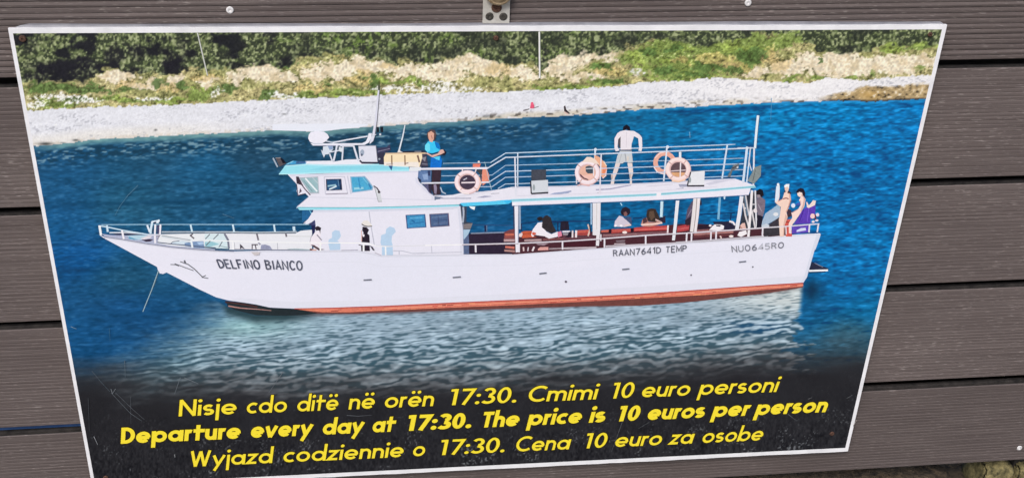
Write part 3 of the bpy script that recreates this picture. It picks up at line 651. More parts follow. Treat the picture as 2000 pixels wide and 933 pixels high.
a.line(z('A', (1130, 280), (1600, 275), (2010, 280)), 3.8, (112, 128, 142)); a.line(z('A', (1130, 268), (2010, 268)), 1.4, (196, 206, 214))
a.line(z('B', (0, 285), (330, 282), (820, 292), (1480, 288)), 2.6, (118, 130, 142)); a.line(z('B', (0, 272), (330, 268), (900, 276), (1500, 266)), 1.6, (198, 208, 214))
a.line(z('B', (845, 300), (873, 408)), 3.4, (116, 112, 122)); a.line(z('B', (1318, 298), (1330, 352)), 3.4, (110, 106, 116)); a.line(z('B', (1360, 340), (1740, 345)), 1.0, (198, 202, 200))
a.poly(z('B', (570, 465), (600, 490), (655, 552), (600, 530), (575, 555)), (78, 72, 82)); a.line(z('B', (760, 478), (865, 478)), 2.2, (88, 82, 92)); a.line(z('B', (772, 478), (770, 552)), 2, (96, 90, 98)); a.line(z('B', (820, 478), (836, 552)), 2.2, (80, 74, 84))
a.line(z('B', (480, 440), (490, 545)), 1, (176, 176, 184)); a.line(z('B', (870, 440), (905, 480)), 3, (150, 152, 168)); a.poly(z('B', (905, 560), (918, 482), (980, 474), (1060, 500), (1098, 556)), (150, 155, 180))
a.line(z('B', (480, 550), (900, 560), (2010, 566)), 1.4, (150, 150, 162)); a.poly(z('B', (1330, 545), (1480, 538), (1720, 556), (1720, 568), (1400, 562)), (172, 188, 194))
a.line([(203, 460), (240, 465.5), (288, 474), (336, 480.8), (380, 484.8), (420, 487.2)], 2.6, (176, 182, 204)); a.line([(203, 462), (240, 467.4), (288, 475.8), (336, 482.5), (380, 486.5), (420, 489), (457, 490.5)], 1.5, (128, 132, 150))
a.line(z('A', (1060, 440), (1300, 468), (1640, 500), (2010, 530)), 1.8, (84, 94, 118))
bp(a, 'fore_deck', 'printed white fore deck with hatches')
a = Art()
a.line([(198, 438.5), (300, 438), (610, 438)], 1.8, (146, 186, 210)); 
for p, w_ in ((((1600, 150), (1625, 265)), 3.6),): a.line(z('A', *p), w_, (196, 222, 234))
for p, w_ in ((((455, 150), (478, 275)), 3.4), (((1125, 150), (1142, 268)), 3.4), (((1447, 182), (1455, 255)), 5)): a.line(z('B', *p), w_, (198, 222, 234))
a.line(z('A', (120, 175), (240, 190), (500, 245), (900, 312), (1100, 328)), 2.4, (196, 220, 234)); a.line(z('A', (1130, 345), (1600, 435)), 2.2, (206, 214, 220)); a.line(z('B', (0, 405), (870, 436), (1740, 448)), 1.8, (238, 240, 244))
a.line(z('A', (118, 165), (145, 325)), 4.6, (232, 238, 244)); a.line(z('A', (240, 165), (255, 272)), 4.0, (196, 220, 234)); a.line(z('A', (485, 245), (515, 388)), 4.0, (232, 230, 236)); a.line(z('A', (1610, 410), (1632, 525)), 4.0, (228, 236, 244))
a.line(z('B', (1180, 450), (1186, 558)), 1.2, (176, 178, 188)); a.line(z('B', (455, 430), (462, 555)), 3, (236, 238, 243))
a.line([(604, 437.5), (613, 438)], 3, (40, 52, 84))
bp(a, 'bow_rail', 'printed thin white bow rail')
a = Art()
a.poly(z('A', (1060, 160), (1100, 160), (1095, 310), (1060, 300)), (76, 74, 106)); a.line(z('A', (895, 160), (938, 275)), 3.8, (216, 228, 238)); a.line(z('A', (950, 300), (960, 200), (978, 105)), 4.2, (206, 226, 238))
a.line(z('A', (970, 108), (1085, 88)), 3.4, (214, 230, 240)); a.poly(z('A', (1030, 95), (1090, 65), (1102, 90), (1080, 130), (1040, 130)), (216, 230, 240)); a.poly(z('A', (1000, 112), (1045, 102), (1040, 130), (1005, 130)), (56, 64, 92))
a.line(z('A', (1112, 148), (1103, 312)), 3.6, (230, 228, 236)); a.line(z('A', (1028, 150), (1020, 300), (1026, 455)), 3.8, (232, 230, 236)); a.line(z('A', (910, 320), (1110, 318)), 3, (210, 214, 226)); a.line(z('A', (1040, 340), (1100, 330), (1060, 390)), 2, (150, 144, 154))
bp(a, 'windlass', 'printed pale windlass on the bow')
a = Art(); a.line([(309.5, 528), (296, 566), (279, 608)], 1.7, (150, 176, 184)); a.line([(310.5, 530), (300, 560)], .8, (80, 100, 112)); bp(a, 'anchor_cable')
a = Art()
for p, w_ in (([(333, 516), (347, 516.5), (360, 521.5), (378, 528)], 1.5), ([(352, 510.5), (367, 515.5), (380, 525), (391, 536), (396, 541)], 1.8), ([(394, 541), (407, 543)], 1.5), ([(395, 541), (402, 537)], 1.6), ([(360, 508), (362.5, 514)], 3.0), ([(341, 515), (350, 518.5)], 2.8)): a.line(p, w_, (92, 94, 102))
bp(a, 'dolphin_emblem', 'small grey line drawing of a leaping dolphin')

# stern deck interior, furniture
a = Art()
a.poly([(1000, 458), (1090, 456), (1160, 452), (1172, 449), (1240, 445), (1330, 437), (1365, 437), (1440, 441), (1476, 437), (1500, 440), (1536, 440), (1536, 459), (1492, 463), (1375, 471.8), (1250, 478), (1200, 482), (1082, 490.5), (1000, 496.5)], (78, 48, 56))
a.poly(z('D', (300, 632), (880, 618), (1000, 600), (1000, 965), (205, 965), (290, 730)), (52, 44, 60)); a.line(z('D', (330, 628), (880, 612)), 2.4, (132, 142, 162))
a.poly(z('D', (155, 195), (262, 188), (255, 440), (350, 455), (320, 560), (190, 560)), (66, 74, 88)); a.poly(z('D', (190, 480), (360, 462), (325, 552), (195, 560)), (126, 120, 122)); a.line(z('D', (205, 200), (212, 300), (200, 450)), 3.2, (206, 212, 218)); a.line(z('D', (235, 200), (228, 430)), 2.2, (54, 66, 92))
a.poly(z('D', (188, 568), (322, 562), (290, 640), (222, 730), (195, 730)), (166, 194, 214)); a.poly(z('D', (195, 720), (225, 720), (290, 640), (300, 730), (300, 962), (205, 962)), (92, 108, 140))
a.line(z('D', (370, 490), (540, 492), (1040, 500)), 1.5, (52, 78, 118)); a.line(z('D', (562, 500), (566, 605)), 3.2, (42, 46, 76)); a.line(z('D', (588, 500), (590, 600)), 1.2, (120, 128, 150))
a.line(z('D', (1160, 468), (1400, 442)), 1.6, (38, 54, 92)); a.line(z('D', (1650, 440), (2000, 432)), 1.8, (38, 50, 92)); a.line(z('E', (90, 432), (445, 432)), 1.8, (38, 50, 92)); a.line(z('E', (620, 412), (840, 400)), 1.8, (36, 52, 96)); a.line(z('E', (1130, 386), (1280, 374)), 1.8, (36, 50, 92)); a.line(z('F', (390, 400), (700, 390), (960, 375)), 1.8, (30, 52, 92)); a.line(z('F', (900, 385), (885, 500)), 1.8, (34, 48, 82))
a.line(z('D', (1150, 470), (1150, 590)), 2, (40, 46, 80)); a.line(z('D', (1745, 450), (1745, 590)), 2, (40, 42, 70))
a.poly(z('D', (870, 610), (960, 570), (1045, 556), (1045, 720), (870, 725)), (122, 70, 72)); a.line(z('D', (890, 650), (1030, 645)), 4.6, (192, 108, 90)); a.line(z('D', (880, 690), (1035, 690)), 2.2, (150, 84, 80)); a.line(z('D', (865, 742), (1045, 742)), 5, (182, 152, 154)); a.line(z('D', (890, 848), (1040, 862)), 4.6, (200, 118, 104)); a.line(z('D', (875, 905), (1045, 918)), 4.2, (172, 132, 128))
a.poly(z('D', (1150, 605), (1200, 590), (1400, 585), (1400, 690), (1165, 705)), (192, 94, 68)); a.line(z('D', (1170, 640), (1330, 625)), 1.2, (150, 64, 50)); a.line(z('D', (1200, 742), (1480, 735)), 4, (176, 150, 152)); a.line(z('D', (1500, 730), (1990, 705)), 3, (130, 84, 86)); a.poly(z('D', (1380, 790), (1600, 785), (1520, 825), (1420, 815)), (150, 132, 140))
a.poly(z('D', (1420, 880), (1460, 850), (1590, 848), (1590, 900), (1420, 905)), (214, 158, 152)); a.line(z('D', (1185, 850), (1190, 915)), 3, (214, 190, 190)); a.line(z('D', (1265, 850), (1255, 915)), 2.5, (206, 196, 204)); a.line(z('D', (1360, 845), (1330, 915)), 3.5, (222, 212, 216)); a.line(z('D', (1600, 880), (2000, 865)), 3.2, (150, 136, 142))
a.poly(z('E', (230, 578), (445, 562), (435, 655), (220, 660)), (178, 82, 76)); a.line(z('E', (240, 600), (420, 590)), 1.3, (206, 112, 98)); a.line(z('E', (240, 640), (420, 630)), 1.3, (132, 58, 60))
a.poly(z('E', (620, 575), (742, 568), (738, 606), (620, 612)), (196, 104, 90)); a.poly(z('E', (740, 560), (780, 555), (780, 625), (740, 620)), (48, 34, 44)); a.poly(z('E', (785, 558), (1095, 545), (1095, 605), (785, 628)), (172, 76, 72)); a.line(z('E', (800, 585), (1090, 572)), 1.3, (208, 112, 104))
a.poly(z('E', (1150, 535), (1400, 510), (1700, 500), (1690, 575), (1150, 600)), (178, 74, 72)); a.line(z('E', (1160, 572), (1690, 545)), 2.6, (208, 104, 100)); a.line(z('E', (1160, 600), (1690, 580)), 1.6, (110, 44, 50)); a.poly(z('E', (1095, 555), (1140, 548), (1140, 600), (1100, 604)), (40, 32, 44))
a.poly(z('E', (640, 638), (1000, 625), (1700, 592), (1760, 640), (640, 692)), (124, 88, 94)); a.line(z('E', (650, 660), (1200, 640)), 1.2, (168, 128, 128)); a.poly(z('E', (1855, 515), (2000, 485), (2000, 570), (1850, 598)), (172, 66, 74)); a.line(z('E', (1860, 560), (2000, 530)), 1.5, (214, 118, 118))
a.poly(z('E', (0, 640), (120, 640), (530, 690), (530, 715), (0, 735)), (98, 66, 74)); a.poly(z('E', (0, 780), (520, 740), (520, 850), (0, 868)), (72, 40, 48)); a.line(z('E', (0, 872), (540, 858)), 3.6, (188, 178, 184)); a.poly(z('E', (850, 740), (1010, 730), (1000, 770), (870, 775)), (120, 104, 112)); a.line(z('E', (830, 800), (1010, 795)), 2, (196, 184, 190)); a.line(z('E', (690, 838), (1500, 800), (2000, 775)), 3, (196, 190, 198))
a.poly(z('F', (25, 600), (220, 580), (212, 660), (18, 690)), (176, 72, 76)); a.line(z('F', (30, 640), (215, 620)), 1.3, (212, 116, 112)); a.poly(z('F', (340, 640), (560, 640), (940, 640), (940, 700), (340, 745)), (138, 96, 98)); a.line(z('F', (290, 725), (560, 705), (930, 690)), 4.2, (170, 120, 116)); a.line(z('F', (290, 765), (900, 735)), 3, (106, 62, 64)); a.poly(z('F', (360, 580), (540, 560), (560, 640), (350, 650)), (52, 40, 52)); a.line(z('F', (0, 860), (600, 820), (1000, 790), (1500, 755)), 3.2, (190, 188, 196)); a.line(z('F', (720, 750), (740, 790)), 3, (220, 196, 190)); a.ell(1428, 461, 4.5, 2.4, (236, 224, 220))
bp(a, 'stern_deck', 'printed open stern deck with red-brown benches')

def people(art, label): art.make('printed_person', label=label)
# people on the lower deck
a = Art()
a.poly(z('D', (1310, 645), (1340, 560), (1420, 455), (1490, 445), (1510, 530), (1560, 600), (1640, 640), (1740, 598), (1745, 680), (1600, 712), (1560, 690), (1480, 672), (1390, 662), (1325, 684)), (232, 228, 235)); a.poly(z('D', (1400, 385), (1440, 355), (1490, 360), (1505, 410), (1440, 432)), (46, 42, 46)); a.poly(z('D', (1495, 385), (1530, 345), (1570, 330), (1630, 370), (1660, 480), (1722, 595), (1640, 625), (1560, 592), (1485, 530)), (56, 52, 56))
a.poly(z('D', (1318, 625), (1345, 605), (1392, 620), (1388, 648), (1340, 660)), (206, 100, 82)); a.line(z('D', (1360, 665), (1540, 690)), 3.4, (74, 50, 60)); people(a, 'two people close together, white shirt and long dark hair')
a = Art(); a.poly(z('D', (1742, 605), (1800, 588), (1815, 665), (1750, 692)), (222, 134, 158)); a.make('printed_towel', boat, 'printed pink towel on the bench'); a = Art(); a.poly(z('D', (1790, 440), (1840, 425), (1915, 432), (1932, 570), (1780, 584)), (46, 42, 54)); a.line(z('D', (1820, 598), (1945, 596)), 2.8, (226, 222, 228)); a.poly(z('D', (1820, 615), (1930, 620), (1920, 660), (1830, 655)), (146, 140, 146)); a.poly(z('D', (1930, 600), (1990, 600), (1990, 690), (1850, 690), (1900, 660)), (44, 38, 48)); a.make('printed_bag', boat, 'printed black bag on the bench'); a = Art(); a.poly(z('D', (1115, 630), (1165, 615), (1172, 650), (1150, 690), (1110, 680)), (226, 206, 204)); a.make('printed_cloth', boat, 'printed white cloth by the first pillar'); a = Art()
a.line(z('E', (152, 580), (150, 695)), 3.2, (226, 214, 216)); a.line(z('E', (212, 578), (206, 695)), 4, (232, 222, 224)); a.line(z('E', (400, 480), (430, 570), (405, 670)), 3, (214, 190, 178)); a.line(z('E', (430, 500), (450, 640)), 2.5, (52, 48, 66)); a.make('printed_bottles', boat, 'printed white bottles on the table')
a = Art()
a.poly(z('E', (828, 512), (840, 430), (910, 340), (960, 352), (1010, 395), (1090, 470), (1105, 500), (1000, 524), (870, 518)), (204, 196, 210)); a.poly(z('E', (985, 380), (1060, 350), (1110, 370), (1115, 500), (1080, 450)), (70, 84, 116)); a.poly(z('E', (932, 275), (968, 212), (1020, 195), (1082, 230), (1090, 290), (1060, 330), (1000, 350), (945, 320)), (48, 42, 52)); a.poly(z('E', (978, 290), (1020, 270), (1045, 310), (1030, 348), (990, 345)), (128, 92, 90)); a.ell(1202, 440.5, 2.6, 2, (240, 236, 240)); a.ell(1213, 440.5, 3, 2.2, (240, 236, 240)); a.line(z('E', (1000, 500), (1105, 490)), 2.6, (224, 196, 188)); a.ell(1220, 453.3, 4.8, 2.6, (236, 222, 216)); people(a, 'dark-haired person in a pale shirt at the table')
a = Art()
a.poly(z('E', (1262, 492), (1290, 395), (1350, 365), (1390, 440), (1480, 445), (1500, 390), (1600, 440), (1615, 466), (1500, 500), (1400, 520), (1300, 512)), (182, 134, 122)); a.poly(z('E', (1290, 395), (1350, 365), (1370, 440), (1300, 470)), (84, 62, 66)); a.poly(z('E', (1535, 300), (1570, 380), (1660, 340), (1665, 460), (1600, 450), (1520, 430)), (52, 46, 62)); a.poly(z('E', (1350, 330), (1368, 245), (1430, 220), (1500, 230), (1540, 310), (1580, 405), (1500, 445), (1430, 435), (1370, 425)), (62, 53, 50)); a.poly(z('E', (1400, 270), (1470, 260), (1490, 360), (1430, 420), (1395, 350)), (96, 78, 66)); a.line(z('E', (1268, 488), (1450, 478), (1612, 457)), 2.8, (234, 206, 196)); a.poly(z('E', (1500, 390), (1600, 436), (1612, 452), (1500, 420)), (206, 176, 170)); a.line(z('E', (1705, 495), (1697, 622)), 3.2, (234, 222, 224)); people(a, 'long-haired person leaning on the red bench')
a = Art(); a.poly(z('F', (182, 330), (255, 200), (285, 170), (275, 545), (150, 548), (165, 450)), (92, 82, 102)); a.line(z('F', (190, 440), (255, 320)), 1.6, (140, 128, 146)); a.poly(z('F', (150, 500), (245, 430), (240, 560), (150, 560)), (52, 46, 58)); a.line(z('F', (400, 170), (405, 250)), 3.5, (48, 44, 60)); people(a, 'person in dark clothes behind the double white pillar')
a = Art()
a.poly(z('F', (600, 522), (860, 515), (960, 590), (960, 655), (780, 648), (640, 590)), (46, 46, 66)); a.poly(z('F', (538, 655), (600, 590), (630, 565), (740, 568), (785, 590), (775, 640), (690, 665)), (234, 232, 236)); a.ell(1387, 440, 2.6, 2.2, (232, 228, 230)); a.poly(z('F', (650, 575), (730, 575), (720, 600), (660, 595)), (60, 54, 70)); a.line(z('F', (868, 515), (930, 530), (962, 578)), 3.6, (232, 226, 230)); people(a, 'person lying on a bench in white and navy')

# uprights of the lower deck
a = Art()
a.line(z('F', (715, 125), (690, 485)), 4.4, (120, 172, 202)); a.poly(z('F', (775, 110), (805, 108), (800, 155), (780, 158)), (206, 228, 240)); bp(a, 'far_pillar'); a = Art()
a.line(z('D', (1125, 175), (1130, 560)), 3.2, (150, 168, 190)); a.line(z('D', (1028, 175), (1030, 560)), 2, (60, 66, 96)); bp(a, 'far_pillar'); a = Art(); a.line(z('E', (455, 140), (455, 485)), 2.8, (158, 192, 220)); bp(a, 'far_pillar'); a = Art(); a.line(z('E', (1605, 105), (1594, 362)), 5.2, (196, 224, 234)); a.line(z('E', (1630, 105), (1618, 360)), 1.2, (104, 136, 160)); bp(a, 'far_pillar')
def pil(pts, col, edge=None, ec=(150, 156, 176)):
    b_ = Art(); b_.poly(pts, col)
    if edge: b_.line(edge, 1.4, ec)
    bp(b_, 'pillar')
pil(z('D', (1038, 165), (1110, 165), (1106, 780), (1112, 930), (1060, 938), (1050, 700)), (230, 228, 236), z('D', (1104, 170), (1100, 780)))
pil(z('E', (478, 125), (608, 118), (602, 560), (580, 832), (530, 826), (538, 660), (478, 655)), (224, 222, 226), z('E', (545, 130), (542, 560)), (204, 200, 198))
pil(z('E', (1832, 95), (1888, 92), (1848, 500), (1815, 742), (1768, 740), (1795, 500)), (224, 228, 234))
pil(z('F', (285, 140), (338, 138), (318, 420), (285, 685), (228, 682), (258, 420)), (224, 218, 218)); pil(z('F', (346, 138), (398, 136), (372, 420), (336, 685), (292, 685), (325, 420)), (228, 222, 224), z('F', (342, 140), (322, 420), (288, 685)), (150, 138, 136))
# ladder and gear at the stern
a = Art()
a.poly(z('F', (1095, 95), (1210, 60), (1315, 15), (1325, 590), (1185, 650), (1035, 650), (1065, 450), (1090, 300)), (58, 62, 72)); a.poly(z('F', (1105, 100), (1130, 100), (1180, 420), (1150, 430)), (96, 120, 140))
for p, w_, c_ in ((((1070, 105), (1035, 380), (990, 655)), 7.4, (224, 226, 232)), (((1095, 220), (1130, 420), (1185, 610)), 3, (212, 208, 210)), (((1135, 95), (1160, 260), (1195, 430)), 2.6, (204, 202, 206)), (((1238, 10), (1215, 350), (1178, 765)), 4.8, (232, 228, 230)), (((1290, 10), (1300, 350), (1312, 610)), 3, (222, 222, 228)), (((1235, 330), (1262, 480), (1292, 645)), 3, (214, 210, 212)), (((1235, 240), (1295, 238)), 2, (206, 204, 208)), (((1100, 305), (1140, 300)), 3, (214, 210, 212))): a.line(z('F', *p), w_, c_)
a.ell(1475, 411, 4, 4.2, (226, 218, 220)); bp(a, 'ladder', 'printed white ladder at the stern')
a = Art(); a.poly(z('G', (560, 790), (620, 640), (700, 580), (862, 530), (868, 690), (700, 790), (560, 870)), (164, 184, 204)); a.poly(z('G', (720, 570), (840, 480), (866, 540), (780, 570)), (150, 178, 200)); a.poly(z('G', (690, 805), (860, 690), (900, 900), (640, 905), (600, 860)), (64, 60, 68)); a.poly(z('G', (560, 830), (640, 800), (690, 830), (660, 880), (560, 880)), (196, 206, 216)); a.poly(z('H', (590, 130), (860, 100), (870, 235), (600, 262)), (64, 62, 68)); a.ell(1515, 418, 5, 3.6, (222, 224, 226)); a.line(z('G', (860, 300), (720, 240)), 1, (90, 100, 120)); bp(a, 'deck_gear', 'printed grey tarpaulin and dark gear at the stern')
a = Art(); a.poly(z('F', (1045, 580), (1080, 545), (1120, 540), (1145, 640), (1050, 650)), (222, 184, 174)); a.poly(z('F', (1000, 745), (1030, 685), (1142, 658), (1155, 720), (1060, 768)), (236, 232, 234)); a.line(z('F', (1045, 590), (1080, 640)), 1.4, (170, 120, 110)); people(a, 'person in white sitting beside the ladder')
a = Art(); a.poly(z('G', (478, 270), (530, 235), (580, 258), (595, 340), (560, 372), (520, 335), (480, 330)), (38, 36, 42)); a.poly(z('G', (485, 330), (535, 335), (548, 378), (490, 388)), (150, 138, 146)); a.poly(z('G', (480, 400), (560, 370), (620, 420), (612, 560), (582, 690), (498, 665), (480, 560)), (122, 112, 126)); a.line(z('G', (500, 480), (560, 600)), 1.6, (160, 150, 162)); a.poly(z('G', (488, 655), (582, 685), (562, 820), (545, 890), (478, 885)), (42, 40, 52)); people(a, 'dark-haired person in a grey shirt standing by the ladder')
a = Art()
a.poly(z('G', (1085, 810), (1150, 715), (1210, 600), (1290, 530), (1440, 505), (1432, 640), (1370, 700), (1350, 800)), (94, 66, 172)); a.poly(z('H', (1055, 100), (1330, 80), (1315, 195), (1055, 215)), (98, 74, 178)); a.poly(z('H', (1130, 160), (1200, 125), (1275, 118), (1285, 160), (1130, 188)), (208, 214, 238)); a.line(z('G', (1250, 560), (1180, 760)), 1.5, (70, 46, 140)); a.line(z('G', (1330, 560), (1300, 780)), 1.5, (122, 92, 200))
a.poly(z('G', (1285, 450), (1305, 455), (1325, 500), (1345, 490), (1400, 420), (1445, 430), (1430, 500), (1370, 530), (1330, 548), (1300, 540)), (234, 214, 206)); a.ell(1586.8, 421.5, 4.6, 5, (244, 202, 198)); a.ell(1596.5, 419, 3.4, 3.4, (222, 214, 226)); a.ell(1588, 432.5, 3, 2.4, (226, 214, 220)); a.ell(1595, 430, 3.4, 2.2, (216, 210, 224)); a.line(z('G', (1430, 650), (1440, 740)), 2.2, (110, 50, 60)); people(a, 'people under a purple towel on the stern rail')
a = Art()
a.poly(z('G', (970, 560), (1040, 580), (1050, 680), (980, 700)), (72, 56, 66)); a.poly(z('G', (935, 740), (1040, 728), (1055, 1010), (955, 1010)), (202, 92, 82)); a.line(z('G', (960, 860), (970, 1000)), 1.6, (236, 120, 96)); a.line(z('G', (940, 760), (1030, 800)), 1.4, (110, 44, 44)); a.poly(z('G', (1168, 420), (1188, 392), (1196, 345), (1226, 330), (1238, 372), (1276, 402), (1256, 520), (1200, 620), (1105, 760), (1045, 840), (1040, 960), (1005, 960), (1000, 800), (1060, 700), (1045, 625), (1160, 560), (1205, 480)), (240, 214, 204)); a.poly(z('G', (1138, 300), (1160, 270), (1205, 268), (1222, 320), (1208, 362), (1172, 368), (1146, 340)), (242, 218, 206)); a.poly(z('G', (1120, 292), (1150, 245), (1196, 222), (1246, 238), (1270, 300), (1264, 362), (1238, 345), (1222, 300), (1176, 288), (1142, 306)), (44, 38, 48)); a.poly(z('G', (1115, 500), (1140, 465), (1200, 455), (1195, 490), (1140, 510)), (72, 92, 172)); a.ell(1549, 401, 4, 4.4, (218, 226, 240)); a.poly(z('G', (1240, 350), (1272, 400), (1252, 520), (1200, 618), (1190, 600), (1228, 500), (1244, 420)), (208, 172, 162)); a.poly(z('G', (1208, 330), (1226, 318), (1236, 356), (1214, 366)), (206, 166, 152)); a.line(z('G', (1160, 562), (1060, 625)), 1.4, (196, 156, 146)); a.line(z('G', (1190, 430), (1195, 490)), 1.2, (200, 160, 150)); people(a, 'dark-haired bather seated on the stern rail')
a = Art()
a.poly(z('G', (800, 190), (855, 180), (852, 370), (830, 445), (900, 398), (930, 300), (985, 268), (1030, 330), (1042, 430), (1005, 540), (965, 620), (985, 700), (935, 830), (925, 1010), (858, 1010), (840, 740), (862, 640), (872, 530), (818, 490), (776, 450), (788, 300)), (238, 208, 192)); a.poly(z('G', (800, 190), (855, 180), (850, 300), (840, 390), (800, 450), (778, 450), (788, 300)), (216, 228, 238)); a.ell(1519.5, 360, 2.4, 2.8, (232, 238, 246)); a.poly(z('G', (928, 185), (960, 160), (1012, 158), (1005, 230), (985, 265), (942, 255)), (236, 240, 248)); a.line(z('G', (985, 285), (1035, 312)), 4.2, (64, 52, 60)); a.line(z('G', (925, 290), (960, 268)), 2, (70, 58, 66)); a.poly(z('G', (1005, 300), (1030, 330), (1042, 430), (1005, 540), (965, 620), (950, 610), (990, 520), (1015, 430)), (214, 172, 156)); a.poly(z('G', (950, 640), (985, 700), (935, 830), (925, 1000), (905, 1000), (915, 820)), (216, 178, 162)); a.line(z('G', (830, 445), (900, 405)), 1.6, (206, 164, 150)); a.poly(z('G', (935, 215), (985, 200), (1004, 235), (992, 275), (955, 280), (938, 250)), (228, 196, 180)); a.line(z('G', (905, 400), (960, 385), (1000, 400)), 2.2, (150, 96, 96)); a.line(z('G', (1000, 540), (1040, 420)), 1.2, (150, 110, 100)); people(a, 'pale bather in a cap raising one arm at the stern')

# main cabin
a = Art()
a.poly([(615, 408), (608, 416), (602, 427), (592, 436), (600, 437.5), (608, 434), (614.6, 429), (616, 441), (612, 489), (698, 488.5), (722, 492.6), (745, 498), (830, 497.2), (905, 496.2), (903.5, 450), (899, 402), (700, 406)], (225, 225, 236))
a.poly(z('C', (110, 312), (160, 285), (210, 240), (222, 345), (200, 362), (150, 330)), (66, 70, 108)); a.line(z('C', (20, 305), (60, 285)), 1, (120, 130, 150)); a.poly(z('C', (0, 80), (180, 80), (175, 118), (150, 122), (148, 150), (100, 225), (0, 290)), (46, 100, 146)); a.line(z('C', (120, 82), (150, 140)), 1.6, (120, 190, 210)); a.line(z('C', (130, 84), (180, 84), (165, 118)), 2, (34, 54, 92))
a.line(z('C', (1085, 70), (1120, 330), (1150, 500), (1175, 650)), 1.8, (186, 188, 202)); a.line(q(6, (900, 716), (1540, 700)), 1, (206, 206, 218)); a.line([(904.5, 404), (904, 450), (905.5, 496)], 1.6, (150, 160, 184)); a.line(z('C', (220, 80), (1060, 66)), 1, (206, 210, 222))
a.poly([(612, 409.5), (700, 408.4), (800, 405.8), (898, 402.4), (899, 407), (800, 410.5), (700, 413), (611, 414)], (210, 213, 227)); a.poly([(893, 403), (899, 402.4), (904, 450), (905, 496), (899, 496), (898, 450)], (213, 215, 228)); bp(a, 'cabin', 'printed white cabin side')
def pane(pts, col, frame, inner=()):
    b_ = Art(); b_.poly(pts, frame); c_ = np.mean(np.array(pts), 0)
    b_.poly([tuple(c_ + (np.array(p) - c_) * (1 - 2.6 / max(6, np.linalg.norm(np.array(p) - c_)))) for p in pts], col)
    for (pp_, w_, cc) in inner: b_.line(pp_, w_, cc)
    bp(b_, 'window')
pane(q(6, (1168, 745), (1322, 738), (1332, 842), (1178, 852)), (66, 140, 188), (70, 92, 136), [(q(6, (1200, 770), (1300, 765)), 2, (104, 176, 214)), (q(6, (1200, 815), (1310, 800)), 1.6, (46, 104, 158)), (q(6, (1215, 785), (1240, 800)), 2.4, (40, 100, 150))])
pane(q(6, (1353, 738), (1505, 730), (1512, 832), (1362, 842)), (80, 102, 138), (92, 82, 108), [(q(6, (1375, 765), (1490, 755)), 1.4, (112, 134, 164)), (q(6, (1380, 790), (1495, 782)), 1.2, (58, 76, 116)), (q(6, (1385, 815), (1495, 805)), 1.4, (106, 122, 152)), (q(6, (1420, 745), (1430, 830)), 1, (60, 72, 104))])
a = Art(); a.poly(z('C', (425, 610), (435, 560), (488, 530), (488, 440), (540, 405), (610, 420), (632, 500), (600, 555), (570, 575), (622, 612), (622, 728), (450, 732)), (182, 207, 229)); bp(a, 'cast_silhouette', 'pale blue silhouette on the cabin, closest to the bow'); a = Art(); a.poly(z('C', (1275, 610), (1288, 490), (1360, 462), (1368, 390), (1430, 345), (1500, 372), (1525, 430), (1462, 500), (1455, 590), (1472, 640), (1480, 812), (1300, 812), (1300, 680)), (180, 206, 229)); bp(a, 'cast_silhouette', 'pale blue silhouette beside the person in the sun hat')
a = Art()
a.poly(z('C', (150, 335), (200, 322), (222, 362), (198, 460), (165, 468), (160, 400)), (40, 44, 80)); a.poly(z('C', (140, 540), (210, 440), (300, 415), (306, 480), (290, 540), (332, 640), (260, 690), (125, 655)), (232, 226, 233)); a.poly(z('C', (205, 362), (255, 340), (312, 370), (300, 410), (295, 470), (280, 410), (230, 418)), (48, 42, 52)); a.line(z('C', (240, 480), (275, 520), (320, 572)), 2, (140, 136, 150)); a.line(z('C', (165, 470), (140, 540), (128, 600)), 1.2, (170, 168, 180)); a.poly(z('C', (138, 640), (200, 650), (285, 705), (370, 722), (270, 735), (200, 690)), (88, 68, 74)); a.line(z('C', (130, 725), (235, 728)), 2.6, (210, 170, 158)); a.ell(607.5, 486.5, 2.6, 1.6, (110, 60, 60)); people(a, 'dark-haired person sitting on the fore deck')
a = Art()
a.poly(z('C', (985, 350), (1050, 358), (1088, 402), (1062, 462), (1096, 490), (1102, 612), (968, 602), (975, 500), (1000, 450), (978, 410)), (46, 40, 50)); a.poly(z('C', (958, 650), (1100, 655), (1104, 745), (965, 748)), (48, 42, 54)); a.poly(z('C', (1100, 655), (1150, 680), (1185, 742), (1150, 735)), (70, 66, 78)); a.ell(710, 459.3, 2, 2.8, (228, 222, 228)); a.line(z('C', (968, 410), (968, 590)), 1.6, (220, 180, 172)); a.poly(z('C', (963, 300), (1000, 255), (1062, 248), (1112, 290), (1142, 340), (1100, 352), (1060, 348), (985, 330)), (226, 222, 216)); a.line(z('C', (968, 308), (1010, 335), (1070, 348), (1140, 342)), 1.8, (84, 80, 84)); a.line(z('C', (920, 645), (960, 652)), 1.8, (90, 80, 86)); people(a, 'person in a dark dress and pale sun hat on the side deck')
a = Art()
a.line([(602, 473), (625, 473.5), (707, 474), (722, 476), (735, 479.5), (752, 480.5), (902, 477)], 2.0, (240, 241, 246)); a.line(z('C', (1200, 655), (1480, 668), (2000, 655)), 1.0, (198, 200, 214)); a.line(z('C', (1480, 742), (1620, 742), (1800, 785), (2000, 782)), 1.5, (186, 188, 202)); a.line(z('C', (1578, 745), (1580, 805)), 1.6, (180, 184, 198)); a.line([(805, 494), (902, 491.5)], 1.5, (192, 194, 206)); a.line(z('C', (1180, 770), (1290, 818)), 1.6, (190, 186, 198)); a.line(z('C', (640, 735), (910, 728)), 1.6, (176, 176, 190)); a.line(q(2, (1370, 55), (1375, 115)), 1.4, (188, 190, 204))
for p, w_ in ((((297, 620), (300, 745)), 3.4), (((1000, 620), (1000, 748)), 3.6), (((1357, 670), (1362, 812)), 3.0)): a.line(z('C', *p), w_, (238, 240, 245))
